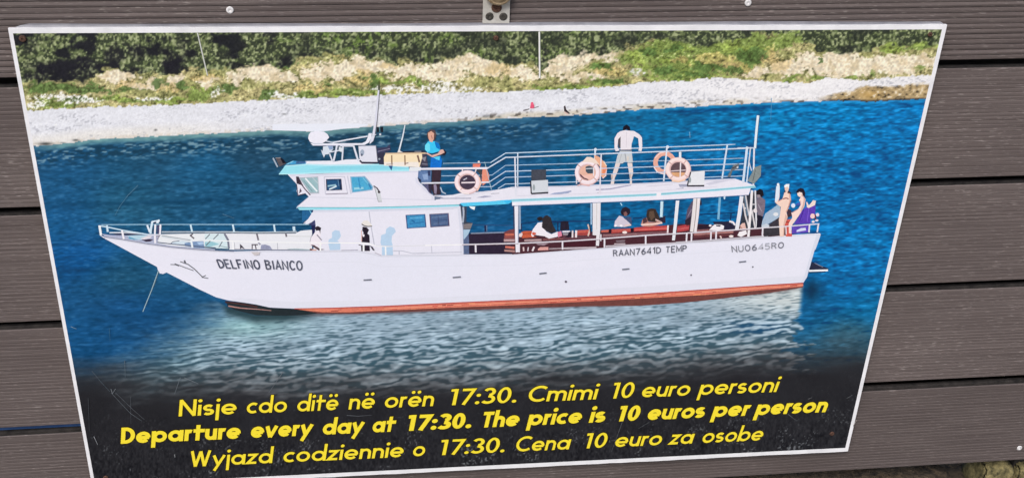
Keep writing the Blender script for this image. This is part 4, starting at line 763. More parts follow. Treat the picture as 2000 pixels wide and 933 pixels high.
bp(a, 'side_rail', 'printed white rail along the side deck')
a = Art()
a.line([(902, 477), (1010, 474.5), (1099, 470.5), (1163.6, 466.4), (1259.7, 459), (1340, 454.6), (1387, 451.4), (1440, 448), (1490, 444.4), (1535, 441.5), (1600, 436.6)], 2.2, (218, 214, 222)); a.line([(902, 478.4), (1010, 476), (1099, 472), (1163.6, 467.9), (1259.7, 460.5), (1340, 456), (1387, 453), (1490, 446)], .8, (140, 120, 128))
for k, p, w_ in (('D', ((405, 815), (410, 935)), 3.4), ('D', ((1115, 790), (1115, 935)), 3), ('D', ((1820, 755), (1820, 892)), 3), ('E', ((670, 715), (670, 855)), 3.2), ('E', ((1340, 665), (1340, 812)), 3.2), ('E', ((612, 640), (610, 750)), 2.4), ('F', ((176, 710), (170, 848)), 3.2), ('F', ((256, 705), (250, 848)), 3.2), ('F', ((571, 690), (566, 822)), 3.0), ('F', ((655, 680), (650, 808)), 3.2), ('F', ((1412, 625), (1405, 760)), 3.0), ('H', ((1340, 65), (1330, 195)), 3.0), ('H', ((1485, 55), (1465, 190)), 3.0), ('H', ((1040, 90), (1035, 215)), 2.0), ('H', ((955, 95), (960, 225)), 2.0)): a.line(z(k, *p), w_, (224, 220, 228))
bp(a, 'stern_rail', 'printed white rail along the stern deck')
a = Art(); a.poly(z('H', (1375, 675), (1440, 700), (1650, 780), (1640, 800), (1335, 800)), (48, 52, 72)); a.line(z('H', (1420, 690), (1560, 760)), 1.2, (130, 134, 150)); a.line(z('H', (1330, 818), (1640, 808)), 3.6, (232, 236, 242)); a.line(z('H', (1330, 845), (1600, 835)), 1.6, (36, 60, 90)); bp(a, 'swim_platform', 'printed swim platform behind the stern')

# upper deck and its fascia
a = Art()
a.poly([(849, 384), (870, 381), (885, 380), (900, 376.5), (932, 374.5), (960, 371.5), (980, 368.5), (1000, 364.5), (1100, 362.6), (1193, 359), (1256, 357), (1298, 354.8), (1375, 350.5), (1435, 348.3), (1474, 361.5), (1474, 364), (1275, 379), (1140, 384.5), (1000, 390), (960, 393), (900, 397), (853, 399)], (226, 225, 235))
a.poly(z('L', (905, 700), (1000, 698), (1055, 715), (1000, 735), (918, 745)), (108, 122, 146)); a.line(z('L', (900, 680), (1060, 682)), 2, (212, 210, 222)); a.line(z('L', (1000, 725), (1500, 722)), 2.4, (180, 180, 196)); a.poly(z('L', (1580, 712), (1720, 680), (1860, 690), (1700, 715)), (166, 168, 192)); a.line(z('L', (1820, 650), (1960, 640)), 1.6, (186, 184, 196))
a.line(z('N', (530, 668), (760, 655), (900, 628), (1100, 590)), 2.6, (168, 168, 192)); a.line(z('N', (0, 712), (130, 690)), 3, (160, 164, 190)); a.poly(q(7, (285, 588), (330, 572), (465, 558), (440, 575), (350, 586)), (152, 164, 194)); a.line(z('N', (550, 718), (640, 722)), 1.6, (150, 140, 160)); a.poly(q(7, (1300, 505), (1380, 505), (1370, 525), (1310, 528)), (160, 164, 184)); a.line(q(7, (1280, 545), (1340, 535)), 2, (176, 178, 196)); a.poly(q(7, (1510, 500), (1620, 470), (1740, 466), (1640, 490), (1540, 512)), (204, 204, 218)); a.line(z('N', (1350, 612), (1780, 580)), 1.4, (206, 202, 214))
a.line([(1000, 366), (1100, 364.2), (1193, 360.8), (1256, 358.8), (1298, 356.6), (1375, 352.4), (1435, 350.2)], 2.2, (206, 206, 220)); a.line([(1010, 382), (1140, 378), (1275, 372.5), (1400, 364)], 1.6, (214, 212, 224)); bp(a, 'upper_deck', 'printed white upper deck')
a = Art()
a.poly([(897, 396), (960, 392.5), (985, 390), (999, 389.5), (999, 394), (993, 397.5), (983, 398.5), (905, 402.5)], (92, 200, 236)); a.poly([(983, 391), (999, 389.5), (999, 394.5), (990, 398)], (70, 184, 232))
a.poly([(998, 388.4), (1140, 383), (1275, 377.6), (1400, 368), (1474, 361.8), (1476, 366), (1400, 373), (1275, 382.4), (1140, 388.4), (1000, 394.4)], (166, 216, 230)); a.line([(998, 391), (1140, 385.4), (1275, 379.6), (1400, 370.2), (1475, 364)], 1.7, (118, 184, 196))
a.poly([(1000, 394.2), (1140, 388.2), (1275, 382.2), (1400, 372.6), (1466, 367), (1462, 380), (1400, 384.5), (1320, 388.5), (1175, 394.5), (1000, 401.5)], (230, 228, 238)); a.line([(1000, 401.4), (1175, 394.6), (1320, 388.6), (1462, 380.2)], 1.0, (124, 140, 176)); a.poly(z('N', (1515, 715), (1590, 712), (1590, 800), (1520, 800)), (236, 232, 238))
a.poly(z('D', (298, 185), (402, 192), (388, 246), (330, 222)), (232, 238, 244)); a.poly(z('D', (1000, 140), (1040, 130), (1110, 170), (1040, 172)), (236, 236, 242)); a.line(z('E', (930, 130), (955, 175)), 2, (170, 214, 236))
bp(a, 'fascia', 'printed pale blue edge of the upper deck')

# wheelhouse
a = Art()
a.poly(q(6, (245, 426), (305, 490), (322, 510), (318, 560), (332, 592), (385, 575), (412, 603), (318, 683), (318, 692), (900, 684), (1582, 668), (1602, 650), (1395, 630), (1395, 600), (1275, 487), (1262, 455), (1288, 395), (900, 402), (500, 425)), (226, 225, 236))
a.poly([(579.5, 403.6), (700, 404.6), (800, 402), (897, 398.8), (897, 402.6), (800, 406), (700, 408.6), (585, 409.6)], (158, 222, 236)); a.line([(580, 404.8), (700, 405), (800, 402.6), (897, 399.4)], 1.8, (112, 184, 196))
a.poly(q(6, (312, 440), (325, 430), (350, 480), (372, 520), (345, 508), (318, 500)), (62, 54, 66)); a.line(q(6, (340, 485), (380, 540), (425, 590)), 2.0, (84, 66, 78)); a.line(q(6, (318, 505), (328, 592), (385, 578)), 1.6, (92, 84, 102)); a.poly(q(6, (345, 535), (358, 560), (335, 580)), (90, 78, 92)); a.line(q(6, (322, 680), (410, 606)), 1.2, (196, 196, 212)); a.line(q(6, (330, 432), (900, 418)), 2, (238, 236, 243))
a.poly(q(6, (260, 428), (500, 424), (900, 404), (1280, 396), (1272, 412), (900, 424), (500, 442), (272, 446)), (212, 213, 227)); a.poly(q(6, (1262, 455), (1275, 487), (1395, 600), (1395, 628), (1370, 626), (1372, 606), (1250, 492), (1240, 455)), (214, 215, 229)); a.line(q(6, (420, 606), (1390, 628)), 1.2, (208, 209, 222)); bp(a, 'wheelhouse', 'printed white wheelhouse with slanted front')
pane(q(6, (335, 452), (486, 445), (494, 578), (424, 580)), (152, 184, 190), (176, 182, 192), [(q(6, (385, 458), (478, 562)), 3.2, (226, 236, 240)), (q(6, (372, 478), (440, 560)), 1.4, (120, 150, 160)), (q(6, (440, 450), (490, 505)), 1.6, (186, 200, 206))])
a = Art(); a.line(q(6, (532, 448), (692, 446), (716, 578), (542, 582), (532, 448)), 1.6, (196, 196, 210)); a.line(q(6, (715, 440), (742, 582)), 2.4, (200, 202, 216)); a.line(q(6, (545, 583), (718, 577)), 1.6, (140, 134, 150)); bp(a, 'window_frame')
pane(q(6, (546, 466), (667, 463), (674, 550), (550, 555)), (46, 86, 126), (58, 62, 84), [(q(6, (560, 520), (625, 510)), 3, (150, 190, 204)), (q(6, (572, 545), (630, 520)), 3, (206, 222, 228)), (q(6, (652, 468), (662, 548)), 2.0, (36, 48, 76)), (q(6, (640, 470), (648, 520)), 1, (120, 150, 176))])
pane(q(6, (735, 445), (850, 440), (885, 480), (918, 528), (910, 552), (748, 572)), (80, 166, 204), (150, 180, 204), [(q(6, (765, 540), (840, 535)), 4.5, (150, 206, 222)), (q(6, (800, 455), (815, 540)), 3, (62, 142, 190)), (q(6, (835, 455), (900, 530)), 2, (120, 190, 216)), (q(6, (880, 500), (900, 540)), 3, (66, 130, 176))])
a = Art(); a.poly(q(6, (928, 535), (968, 560), (985, 640), (956, 646)), (206, 210, 214)); a.line(q(6, (918, 518), (945, 535), (970, 572)), 2.4, (70, 66, 78)); a.line(q(6, (926, 530), (955, 640), (984, 640)), 1.0, (140, 144, 150)); a.ell(740, 374.5, 2, 2.6, (60, 54, 60)); bp(a, 'hand_grip')
# wheelhouse roof
a = Art()
a.poly(z('J', (640, 452), (1050, 445), (1100, 460), (1300, 425), (1540, 420), (1560, 490), (1850, 500), (1850, 530), (1000, 530), (640, 515)), (228, 230, 239))
a.poly([(544, 340), (552, 330), (557, 322.5), (575, 321.5), (597, 319.5), (640, 321.5), (706, 320.5), (740, 319.5), (760, 322), (798, 325), (800, 334), (740, 334.8), (676, 336.6), (580, 339.8)], (150, 220, 234)); a.line([(545, 339.4), (580, 338.6), (676, 335.4), (740, 333.6), (798, 332.4)], 2.2, (178, 232, 246)); a.line([(558, 323.5), (597, 321.3), (640, 323), (740, 321.5), (796, 326)], 1.8, (186, 230, 240)); a.poly([(640, 324), (706, 323), (740, 322), (796, 327), (796, 329), (676, 331), (600, 332)], (140, 212, 228))
a.poly(z('J', (300, 515), (360, 480), (440, 445), (520, 455), (660, 465), (640, 495), (480, 505)), (70, 150, 198)); a.poly(z('J', (480, 495), (490, 455), (560, 455), (650, 468), (620, 490)), (70, 104, 148)); a.line(z('J', (330, 505), (440, 455)), 1.6, (140, 206, 232))
a.poly(q(6, (1200, 372), (1290, 372), (1285, 402), (1195, 402)), (224, 228, 232))
bp(a, 'wheelhouse_roof', 'printed cyan-edged wheelhouse roof')
a = Art(); a.poly(z('J', (150, 400), (235, 400), (325, 490), (215, 540)), (88, 82, 86)); a.poly(z('J', (228, 402), (262, 408), (325, 482), (270, 490)), (34, 34, 44)); a.line(z('J', (110, 400), (185, 548)), 2.8, (162, 176, 190)); a.line(z('J', (150, 402), (235, 396)), 1.4, (140, 136, 138)); bp(a, 'roof_lamp', 'printed dark lamp on the front of the roof')
a = Art()
a.poly([(722, 277), (727, 262), (731, 240), (738.5, 170), (741.5, 170), (740, 190), (735.5, 240), (732, 265), (729, 275), (722, 281)], (214, 216, 228)); a.line([(732.5, 262), (736.5, 235), (741.5, 175)], 1.3, (112, 112, 124)); a.line([(740, 165), (740.4, 176)], 4.0, (86, 90, 74)); a.poly(z('J', (720, 165), (1560, 160), (1620, 130), (1650, 70), (1665, 0), (1720, 0), (1705, 80), (1670, 150), (1600, 190), (760, 200)), (228, 230, 240)); a.line(z('J', (780, 200), (1420, 200)), 1.2, (150, 156, 180)); a.line(z('J', (1080, 152), (1300, 108), (1650, 48)), 2.6, (220, 224, 236)); a.line(z('J', (950, 120), (1080, 150)), 2, (206, 214, 226))
for p, w_ in ((((1150, 195), (1130, 300), (1095, 450)), 3.6), (((1030, 330), (1075, 450)), 2.8), (((1250, 200), (1235, 435)), 3.0), (((1420, 200), (1495, 445)), 3.8), (((1200, 208), (1420, 206)), 2.4), (((1040, 305), (1200, 275)), 2.4)): a.line(z('J', *p), w_, (214, 220, 232))
a.poly(z('I', (1795, 735), (1830, 730), (1835, 810), (1800, 815)), (34, 38, 46)); a.poly(z('I', (1850, 730), (1900, 725), (1900, 815), (1860, 815)), (40, 44, 54)); a.ell(742.5, 262, 2, 2, (206, 214, 222)); a.line(z('I', (1720, 880), (1790, 850)), 1.6, (196, 206, 216)); bp(a, 'mast', 'printed white mast and roof frame')
a = Art(); a.poly([(602, 270), (603, 263), (607, 257.5), (618, 255.5), (633, 257), (640, 262), (643, 268), (637, 275), (630, 279.5), (612, 280), (605, 276)], (230, 230, 240)); a.line([(606, 277), (612, 280), (630, 280)], 1.2, (176, 186, 204)); bp(a, 'radar_dome', 'printed white radar dome')
a = Art(); a.poly(z('J', (925, 215), (1000, 205), (1085, 205), (1090, 260), (1010, 340), (960, 345), (940, 395), (910, 330), (892, 268), (920, 290)), (208, 218, 228)); a.poly(z('J', (1000, 205), (1085, 205), (1085, 260), (1030, 270)), (140, 162, 196)); a.poly(z('J', (1180, 215), (1240, 235), (1235, 305), (1180, 290)), (214, 222, 228)); bp(a, 'horn', 'printed pale horn under the roof frame')
a = Art(); a.poly(z('J', (1500, 205), (1785, 200), (1815, 465), (1545, 462), (1515, 400)), (218, 220, 231)); a.line(z('J', (1520, 440), (1560, 480), (1815, 482)), 3.2, (58, 56, 72)); a.ell(707.5, 297.5, 4, 6, (160, 172, 190)); a.ell(706.5, 302, 2.2, 2.6, (84, 94, 112)); a.line(z('J', (1785, 205), (1812, 460)), 1.2, (120, 120, 136)); a.line(z('J', (1500, 205), (1785, 200)), 1.2, (150, 154, 170)); bp(a, 'floodlight', 'printed large pale floodlight beside the mast')
a = Art(); a.poly(q(6, (945, 222), (1020, 215), (1045, 195), (1052, 240), (1000, 262), (950, 262)), (64, 66, 92)); a.line(q(6, (950, 250), (1045, 228)), 1.4, (130, 128, 150)); a.poly(q(6, (945, 262), (1000, 258), (1000, 352), (960, 350)), (58, 58, 76)); a.ell(741, 310, 2, 2, (150, 158, 170)); bp(a, 'loudspeaker', 'printed dark box behind the floodlight'); a = Art()
a.poly(q(6, (1270, 270), (1330, 268), (1345, 370), (1280, 370)), (72, 70, 86)); a.poly(q(6, (1290, 300), (1330, 290), (1320, 330)), (140, 138, 148)); a.line(q(6, (1295, 345), (1340, 350)), 2, (120, 122, 136)); a.poly(q(6, (1268, 400), (1370, 398), (1365, 490), (1290, 488), (1264, 460)), (98, 124, 166)); a.poly(q(6, (1300, 430), (1340, 420), (1345, 470), (1310, 470)), (140, 164, 200)); a.poly(q(6, (1340, 400), (1362, 400), (1362, 440), (1345, 440)), (56, 66, 100)); a.poly(q(6, (1264, 452), (1290, 470), (1290, 488), (1272, 484)), (48, 56, 80)); a.poly(q(6, (1300, 492), (1350, 492), (1372, 580), (1395, 600), (1350, 570)), (96, 96, 128)); a.poly(q(6, (1345, 500), (1365, 500), (1372, 582), (1350, 560)), (56, 52, 70)); bp(a, 'machinery', 'printed dark machinery behind the wheelhouse')
a = Art(); a.poly(z('K', (80, 640), (110, 575), (700, 572), (705, 640), (660, 800), (85, 775)), (240, 222, 186)); a.poly(z('K', (82, 715), (640, 715), (660, 800), (85, 775)), (236, 228, 218)); a.line(z('K', (105, 580), (400, 575), (760, 572)), 2.6, (216, 190, 158)); a.line(z('K', (390, 552), (740, 542)), 2.6, (52, 52, 62)); a.line(z('K', (580, 545), (690, 545)), 1.6, (150, 150, 154))
for x in (208, 422): a.line(z('K', (x, 605), (x + 4, 765)), 2.6, (146, 118, 92))
a.line(z('K', (628, 605), (660, 720)), 3.4, (120, 92, 82)); a.poly(z('K', (155, 775), (225, 775), (205, 855)), (44, 84, 132)); a.line(z('K', (120, 755), (230, 750)), 1.6, (176, 164, 158)); a.line(z('K', (430, 740), (480, 730)), 1.8, (150, 130, 118)); bp(a, 'yellow_crate', 'printed cream crate on the roof')
a = Art(); a.line(z('K', (424, 115), (390, 290), (330, 520), (318, 555)), 2.0, (214, 222, 230), 3.6); a.poly(z('K', (300, 560), (325, 520), (390, 558)), (226, 222, 218)); bp(a, 'antenna', 'printed thin white antenna')
a = Art()
a.poly(z('L', (865, 258), (1012, 258), (1003, 400), (985, 560), (1010, 655), (890, 668), (850, 560), (858, 400)), (62, 50, 60)); a.poly(z('L', (890, 500), (930, 490), (945, 560), (935, 655), (900, 640)), (140, 130, 152)); a.line(z('L', (1000, 540), (1030, 620), (1090, 650)), 2.4, (176, 190, 206)); a.poly(z('K', (845, 645), (1000, 615), (1028, 690), (1015, 805), (835, 805)), (34, 112, 200)); a.poly(z('K', (880, 640), (990, 618), (985, 690), (930, 670)), (92, 206, 240)); a.poly(z('K', (788, 235), (840, 185), (912, 200), (934, 275), (910, 355), (880, 375), (800, 340), (778, 280)), (96, 78, 78)); a.poly(z('K', (748, 445), (800, 380), (900, 378), (960, 410), (1000, 480), (985, 540), (870, 575), (790, 565), (748, 510)), (64, 194, 236)); a.poly(z('K', (905, 385), (975, 410), (1000, 480), (985, 515), (930, 480)), (30, 116, 190)); a.poly(z('K', (755, 440), (800, 400), (830, 430), (830, 530), (790, 560), (752, 510)), (110, 216, 238)); a.poly(z('K', (795, 245), (850, 213), (897, 250), (892, 345), (868, 395), (825, 385), (808, 330)), (216, 168, 148)); a.line(z('K', (850, 280), (870, 340)), 2, (180, 128, 116)); a.poly(z('K', (1010, 510), (1075, 520), (1095, 560), (1070, 605), (1000, 600)), (46, 42, 52)); a.poly(z('K', (740, 568), (790, 565), (860, 605), (960, 575), (1000, 515), (1045, 512), (1070, 560), (1010, 592), (870, 640), (790, 592)), (218, 176, 164)); people(a, 'person in a bright blue shirt standing on the upper deck')

# upper rail, lifebuoys, floodlights, man at the rail
a = Art()
a.line([(958, 317), (865, 318.6)], 1.5, (150, 180, 206)); a.line([(958, 317), (987.5, 298.5), (1000, 298.3), (1430, 281.8)], 1.9, (192, 214, 234)); a.line([(862, 343), (961, 341.4), (987, 322.6), (1100, 319.4), (1452, 308.5)], 1.5, (164, 194, 220))
for p, w_ in (([(1011, 298.5), (1011, 363)], 2.4), ([(1162.5, 291), (1160, 345)], 3.4), ([(1302.5, 286), (1296, 353)], 3.2), ([(1420, 283), (1410, 348)], 3.2), ([(1459, 286), (1451, 356)], 4.6), ([(1465.5, 287), (1458, 356)], 2.6)): a.line(p, w_, (206, 220, 234))
a.ell(1162.6, 291.5, 2.6, 3, (222, 230, 240)); a.ell(1303.5, 286.5, 3.2, 3, (216, 226, 238))
bp(a, 'far_rail', 'printed far rail of the upper deck')
a = Art()
a.ring(1298, 317, 22.4, 22, 13.6, 13.4, (226, 170, 152)); a.line([(1277, 326), (1284, 336), (1296, 339)], 2.2, (240, 220, 216)); a.line([(1279, 308), (1288, 299), (1298, 296)], 2.4, (238, 206, 196)); a.line([(1302.5, 286), (1296, 353)], 3.0, (214, 224, 236)); bp(a, 'lifebuoy', 'printed salmon lifebuoy hanging on the far rail')
a = Art(); a.poly(z('N', (505, 105), (560, 120), (610, 150), (700, 280), (712, 330), (700, 400), (650, 490), (600, 420), (605, 300), (515, 200)), (228, 172, 140)); a.poly(z('N', (640, 300), (700, 300), (700, 385), (635, 410)), (228, 140, 104)); a.line(z('N', (655, 200), (705, 285)), 1.6, (236, 224, 206)); a.line(z('N', (700, 350), (690, 440), (640, 480)), 1.8, (236, 214, 216)); a.line([(1174, 300.5), (1172.5, 340)], 2.6, (218, 220, 230)); bp(a, 'lifebuoy', 'printed orange lifebuoy seen edge-on behind a white one')
a = Art(); a.poly(z('L', (1685, 250), (1755, 245), (1795, 350), (1790, 435), (1690, 515), (1670, 430)), (226, 146, 124)); a.poly(z('L', (1530, 160), (1655, 160), (1640, 220), (1525, 218)), (222, 126, 108)); a.ell(935, 315.5, 2.2, 2.2, (230, 220, 220)); a.line(z('L', (1720, 130), (1790, 420), (1830, 580)), 1.2, (170, 196, 206)); a.poly(z('L', (1580, 260), (1680, 260), (1660, 420), (1640, 330)), (70, 72, 76)); bp(a, 'lifebuoy', 'printed orange lifebuoy at the bend of the rail')
a = Art()
a.poly(z('N', (850, 235), (930, 235), (872, 400), (838, 470), (824, 572), (768, 574), (795, 430)), (222, 208, 204)); a.poly(z('N', (1042, 235), (1120, 230), (1138, 390), (1112, 470), (1118, 578), (1085, 578), (1078, 440)), (224, 212, 208)); a.ell(1195, 344, 1.8, 6, (196, 176, 168)); a.ell(1231, 342, 1.8, 6, (200, 180, 170))
a.poly(z('N', (925, 35), (1112, 38), (1132, 220), (1050, 232), (1022, 195), (962, 240), (848, 242), (880, 110)), (198, 203, 206)); a.line(z('N', (1000, 60), (1020, 190)), 1.4, (150, 152, 158)); a.line(z('N', (950, 80), (910, 220)), 1.2, (172, 176, 182)); a.poly(z('N', (1035, 120), (1070, 130), (1060, 190), (1030, 200)), (214, 206, 196))
a.poly(z('M', (885, 320), (935, 300), (935, 470), (900, 480)), (86, 82, 88)); a.poly(z('M', (925, 218), (1000, 198), (1060, 205), (1150, 212), (1240, 268), (1280, 320), (1284, 480), (1272, 542), (1218, 532), (1232, 480), (1218, 332), (1150, 298), (1112, 420), (1106, 522), (930, 522), (932, 300), (892, 350), (882, 470), (914, 532), (850, 542), (832, 480), (832, 330), (880, 248)), (229, 223, 229)); a.line(z('M', (930, 522), (1108, 520)), 1.8, (120, 116, 126)); a.line(z('M', (1030, 230), (1022, 480)), 1.0, (208, 200, 208)); a.poly(z('M', (968, 195), (978, 140), (1030, 108), (1078, 140), (1092, 205), (1060, 202), (1030, 178), (990, 200)), (36, 34, 44)); people(a, 'bare-backed person in grey shorts leaning on the upper rail')
a = Art()
a.line([(820, 329.4), (900, 328.4), (952.5, 327.8)], 4.0, (228, 226, 236)); a.line([(952.5, 327.8), (987.5, 306.8), (1000, 306.6), (1200, 299), (1460, 289)], 2.4, (206, 216, 232)); a.line([(823, 357), (887, 356), (955, 355.2)], 2.8, (222, 224, 234)); a.line([(955, 355.2), (987, 334.2), (1100, 330.8), (1452, 319.3)], 1.9, (186, 206, 228)); a.line([(938, 364), (961, 364), (987, 345.8), (1100, 342.2), (1452, 330.7)], 1.7, (176, 198, 224)); a.line([(972, 368), (987, 358.8), (1100, 355.4), (1452, 343)], 1.7, (176, 200, 224)); a.line([(889, 384), (960, 372)], 0.8, (206, 206, 218))
for p, w_ in (([(1005.5, 306), (1007.5, 382)], 2.8), ([(1174, 300.5), (1171, 376)], 2.6), ([(1329, 296), (1328, 350)], 2.6), ([(1472.5, 288), (1471, 361)], 3.2)): a.line(p, w_, (220, 222, 232))
a.line(z('O', (1668, 208), (1640, 480), (1618, 745)), 4.8, (218, 232, 242)); a.line(z('O', (1690, 215), (1662, 480), (1640, 740)), 1.0, (84, 104, 130)); a.line([(1430, 281.6), (1436, 281.4)], 1.6, (170, 200, 226)); a.line([(1440, 288.6), (1475, 288.5)], 2.2, (206, 216, 228))
bp(a, 'upper_rail', 'printed white upper deck rail and flagpole')
def buoy(cx, cy, rx_, ry_, hx, hy, col, hole, extra, label):
    b_ = Art(); 
    b_.ell(cx, cy, hx + 1, hy + 1, hole); b_.ring(cx, cy, rx_, ry_, hx, hy, (214, 180, 178)); b_.ring(cx - .8, cy - .8, rx_ - 1.0, ry_ - 1.0, hx + 1.6, hy + 1.6, col); b_.ring(cx - 1.4, cy - 1.6, (rx_ + hx) / 2 + 1.2, (ry_ + hy) / 2 + 1.2, (rx_ + hx) / 2 - 2, (ry_ + hy) / 2 - 2, tuple(min(255, t + 8) for t in col))
    for an in (40, 130, 220, 310):
        ca, sa = math.cos(math.radians(an)), math.sin(math.radians(an)); b_.line([(cx + hx * ca, cy + hy * sa), (cx + rx_ * ca, cy + ry_ * sa)], 2.2, (206, 172, 168))
    for f in extra: f(b_)
    bp(b_, 'lifebuoy', label)
buoy(913, 355.2, 25.6, 23.6, 15.6, 14.2, (236, 216, 220), (72, 62, 78), [lambda b_: b_.line([(901, 356.2), (928, 355.6)], 2.8, (228, 214, 220)), lambda b_: b_.line([(905, 351), (912, 347)], 2, (196, 196, 208)), lambda b_: b_.line([(936, 346), (939, 358), (932, 372)], 2.6, (236, 196, 176)), lambda b_: b_.line([(903, 329), (903, 334)], 2.2, (226, 216, 220)), lambda b_: b_.line([(930, 329), (928, 336)], 2.2, (226, 216, 220)), lambda b_: b_.line([(893, 366), (903, 375.5), (916, 377.5)], 2.4, (240, 230, 228))], 'printed whitish lifebuoy closest to the wheelhouse')
buoy(1147.4, 336.8, 25, 24.6, 15.4, 14.8, (236, 220, 224), (226, 180, 160), [lambda b_: b_.poly(z('N', (362, 290), (420, 272), (485, 300), (490, 400), (400, 402), (365, 370)), (70, 84, 96)), lambda b_: b_.poly(z('N', (262, 400), (330, 450), (420, 480), (400, 512), (330, 490), (280, 450)), (92, 64, 78)), lambda b_: b_.poly(z('N', (300, 430), (480, 430), (490, 470), (420, 500), (340, 470)), (232, 190, 178)), lambda b_: b_.line(z('N', (365, 325), (490, 318)), 1.6, (206, 212, 220)), lambda b_: b_.line(z('N', (492, 310), (492, 440)), 2.2, (224, 220, 226)), lambda b_: b_.poly(z('N', (300, 220), (385, 130), (450, 135), (520, 170), (590, 260), (470, 225), (390, 215)), (232, 214, 200)), lambda b_: b_.line(z('N', (230, 600), (280, 575), (430, 600)), 2.2, (222, 176, 172)), lambda b_: b_.line(z('N', (215, 480), (215, 570)), 2.4, (216, 210, 218)), lambda b_: b_.line(z('N', (600, 480), (600, 560), (595, 720)), 2.6, (222, 216, 226))], 'printed whitish lifebuoy beside the bare-backed person')
buoy(1324.5, 330.5, 25, 24, 15, 14.2, (238, 214, 210), (96, 78, 84), [lambda b_: b_.poly([(1311, 336), (1338, 336), (1335, 342), (1325, 345), (1314, 342)], (214, 164, 122)), lambda b_: b_.line([(1310, 333.5), (1339, 331.5)], 1.8, (222, 206, 208)), lambda b_: b_.line([(1329, 317), (1328, 345)], 2.4, (228, 220, 224)), lambda b_: b_.line([(1312, 352), (1325, 354), (1338, 350)], 3, (238, 200, 170)), lambda b_: b_.line([(1328, 296), (1328, 308)], 4.8, (224, 228, 236))], 'printed whitish lifebuoy closest to the stern')
def flood(pts, col, drk, st, lab):
    b_ = Art(); b_.poly(st, (72, 76, 86)); b_.poly(pts, col); b_.line([pts[3], pts[2]], 3.0, drk); b_.line([pts[0], pts[3]], 2.4, drk); b_.ell(pts[3][0] + 5, pts[3][1] - 12, 2.4, 6, (150, 160, 164)); bp(b_, 'floodlight', lab)
flood(q(7, (145, 478), (280, 470), (282, 570), (150, 578)), (206, 212, 218), (52, 52, 60), q(7, (150, 390), (265, 388), (265, 470), (150, 474)), 'printed floodlight on the upper deck near the bend of the rail')
flood(q(7, (1395, 408), (1505, 398), (1500, 516), (1368, 518)), (224, 226, 230), (60, 58, 66), q(7, (1400, 402), (1500, 396), (1500, 402), (1396, 410)), 'printed floodlight near the stern end of the upper deck')
a = Art(); a.poly(q(7, (1895, 372), (1945, 355), (1942, 440), (1888, 502), (1838, 478), (1870, 420)), (132, 142, 142)); a.line(q(7, (1900, 390), (1880, 480)), 1.4, (90, 98, 100)); a.poly(q(7, (1680, 446), (1730, 352), (1775, 342), (1760, 385), (1720, 400), (1705, 450)), (108, 114, 118)); a.ell(1440, 326, 2, 2, (206, 214, 220)); a.line(q(7, (1720, 380), (1760, 362)), 2, (70, 66, 74)); a.line(q(7, (1860, 220), (1850, 330), (1870, 400)), 2, (206, 208, 216)); bp(a, 'folded_gear', 'printed grey folded gear by the flagpole')
# marks on the hull
for p in ([(710, 546), (726, 545)], [(884, 541), (900, 539.6)], [(1053, 533.6), (1067.5, 532)], [(1215, 525.3), (1229, 524)], [(1443, 511), (1457, 509.4)]): a = Art(); a.line(p, 2.6, (112, 116, 128)); bp(a, 'hull_vent')
for x, y, r in ((1105, 549, 2.4), (1349.5, 536, 1.6), (1470, 520, 1.7)): a = Art(); a.ell(x, y, r, r * .9, (96, 92, 104), 10); bp(a, 'hull_outlet')
a = Art(); a.poly([(490, 491), (508, 491), (506, 497), (497, 498)], (200, 194, 196)); bp(a, 'hull_mark')

